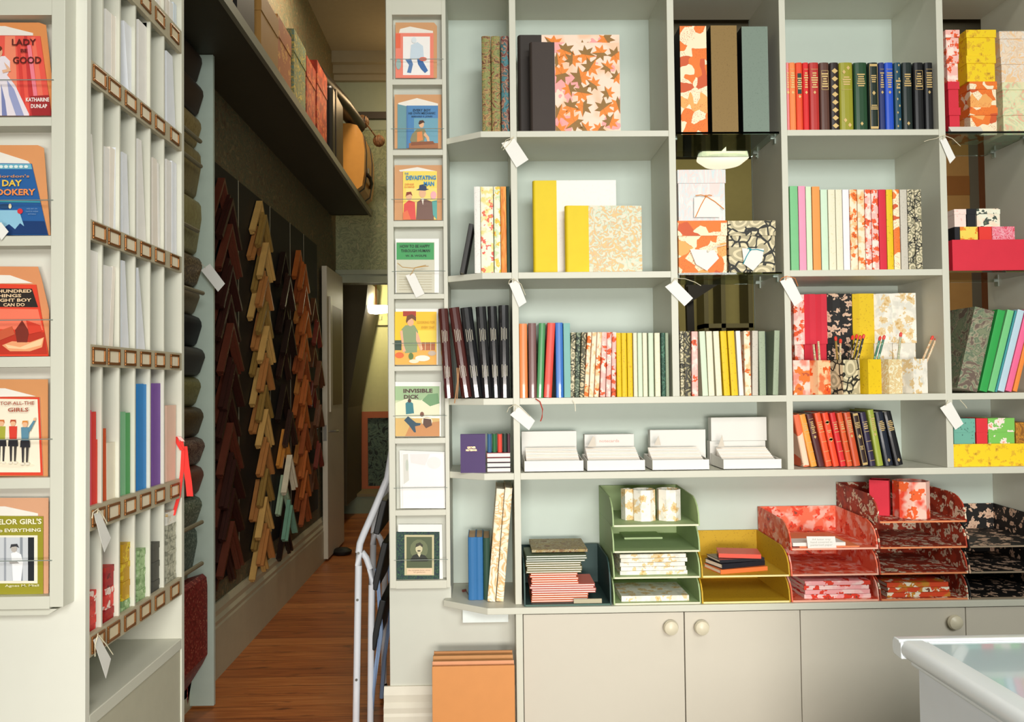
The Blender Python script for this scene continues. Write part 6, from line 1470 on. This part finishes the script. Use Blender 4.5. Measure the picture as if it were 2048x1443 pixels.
for (pa, pb, w_) in (((752, 1068), (768, 1000), .10), ((748, 1180), (770, 1085), .16), ((744, 1300), (766, 1200), .16)):
    a, b = onY(*pa, 3.12), onY(*pb, 3.12)
    mb = MB(); n_ = Vector((b.z-a.z, 0, -(b.x-a.x))).normalized()*.012
    mb.prism([a-n_, b-n_, b+n_, a+n_], (0, .36, 0)); mb.build('tread', M('#1b1d1e', .45), r, bevel=.004)
for Yr in (3.13, 3.47):
    mb = MB(); mb.tube([onY(752, 1140, 3.1)+Vector((0, Yr-3.1, 0)), onY(760, 1270, 3.1)+Vector((0, Yr-3.1, 0)), onY(744, 1380, 3.1)+Vector((0, Yr-3.1, 0)), Vector((onY(737, 1400, 3.1).x, Yr, .02))], .009, 8).build('brace', M('#8fa8cc', .4), r, smooth=True)

# ================================================================== portfolios on the floor
def folio(lab, p0, p1, yt_, Y_, t, mt, edge):
    a, b = onY(p0, 1390, Y_).x, onY(p1, 1390, Y_).x; h = onY((p0+p1)/2, yt_, Y_).z
    r = thing('portfolio', lab, 'portfolio', ((a+b)/2, Y_, .0), (-.03, 0, 0), 'portfolios leaning on the wall'); w_ = (b-a)/2
    MB().box(-w_, w_, 0, .003, .001, h).build('front_board', mt, r, local=True, bevel=.001)
    MB().box(-w_, w_, t-.003, t, .001, h-.004).build('back_board', mt, r, local=True)
    MB().box(-w_, -w_+.003, .003, t-.003, .001, h-.002).build('spine', mt, r, local=True)
    MB().box(-w_+.004, w_-.004, .004, t-.004, .004, h-.008).build('page_block', edge, r, local=True)
PO = M('#d08a4c', .5, var=.05)
folio('tan-orange portfolio, the front one leaning under the worktop wing', 864, 1030, 1334, 2.56, .022, PO, M('#e9b08a'))
folio('thin pinkish portfolio just behind the front tan-orange one', 864.5, 1029, 1324, 2.585, .014, M('#d89a70', .5), M('#e9c0a0'))
folio('tan portfolio leaning behind the pinkish one', 866, 1027, 1313, 2.62, .022, M('#c08a54', .5), M('#e9dcc4'))
folio('brown-topped portfolio at the back against the wall', 868, 1026, 1304, 2.66, .02, M('#b9804c', .5), M('#a8784a'))
# loose ribbons on the third shelf edge
mb = MB(); mb.tube(pp([(1071, 797), (1080, 803), (1085, 818), (1084, 834), (1081, 842)], YF-.004), .0022, 6)
tag(mb.build('bookmark_ribbon', M('#b5402f')), 'red bookmark ribbon hanging over the third shelf edge below the journals', 'ribbon')
mb = MB(); mb.tube(pp([(1145, 800), (1150, 808), (1151, 822)], YF-.004), .0018, 6)
tag(mb.build('loose_thread', M('#e6e0cc')), 'short white thread hanging from the third shelf under the teal notebook', 'thread')

# ================================================================== store room behind the open bays
struct('ceiling_store', MB().box(COLL+.09, 3.3, YB+.03, 5.6, 2.93, 2.98), M('#2f2d26', .8))
c = onY(1445, 318, 4.3)
r = thing('pendant_lamp', 'white enamel pendant lamp in the store room behind the glass shelves', 'lamp', c)
MB().lathe([(.02, .10), (.03, .06), (.13, .035), (.138, .0), (.10, -.03), (.03, -.045)], (c.x, c.y, c.z), 'z', 28).build('lamp_shade', M('#f6efd2', .4, emit=.75), r, smooth=True)
MB().tube([(c.x, c.y, c.z+.10), (c.x, c.y, 2.93)], .007).build('rod', BRASS, r)
r = thing('easel', 'dark wooden stand in the store room behind the middle bay notebooks', 'stand', (onY(1372, 700, 4.8).x, 4.8, 0))
def dn(pts, Y): return [v if y < 780 else Vector((v.x, Y, 0)) for (x, y), v in zip(pts, pp(pts, Y))]
mb = MB(); mb.prism(dn([(1340, 560), (1352, 560), (1392, 790), (1340, 790)], 4.8), (0, .04, 0)); mb.build('side_board', M('#4a3226'), r)
mb = MB(); mb.prism(dn([(1372, 560), (1386, 556), (1399, 790), (1384, 790)], 4.76), (0, .04, 0)); mb.build('post', M('#15130f'), r)
mb = MB(); mb.prism(pp([(1376, 572), (1440, 556), (1440, 566), (1378, 606)], 4.72), (0, .04, 0)); mb.build('arm', M('#15130f'), r)
a, b = onY(1397, 660, 4.7), onY(1404, 648, 4.7)
r = thing('store_shelving', 'olive painted shelving against the store room wall', 'shelving', (onY(1450, 700, 5.5).x, 5.5, 0))
for p in (1404, 1438, 1492): a = onY(p, 600, 5.45).x; MB().box(a, a+.03, 5.4, 5.59, 0, 2.2).build('post', M('#6f6a48'), r)
for z_ in (1.72, 2.2): MB().box(onY(1404, 600, 5.45).x, onY(1495, 600, 5.45).x+.03, 5.4, 5.59, z_, z_+.03).build('shelf', M('#7a7450'), r)
r = thing('store_door', 'pinkish tan panelled door with a brown frame behind the right glass bay', 'door', (onY(1920, 700, 4.9).x, 4.9, 0))
x0, x1 = onY(1860, 500, 4.9).x, onY(1942, 500, 4.9).x-.0
MB().box(x0, x1, 4.9, 4.94, 0, 2.86).build('door_panel', M('#c99a62', .6), r)
MB().box(x1+.0, x1+.06, 4.9, 4.94, 0, 2.86).build('grey_strip', M('#77726a', .6), r)
MB().box(x1+.06, x1+.11, 4.88, 4.95, 0, 2.9).build('door_frame', M('#7a4a2e', .6), r)
MB().box(x0, x1, 4.896, 4.9, 2.5, 2.62).build('cross_rail', M('#a86f3e', .6), r)
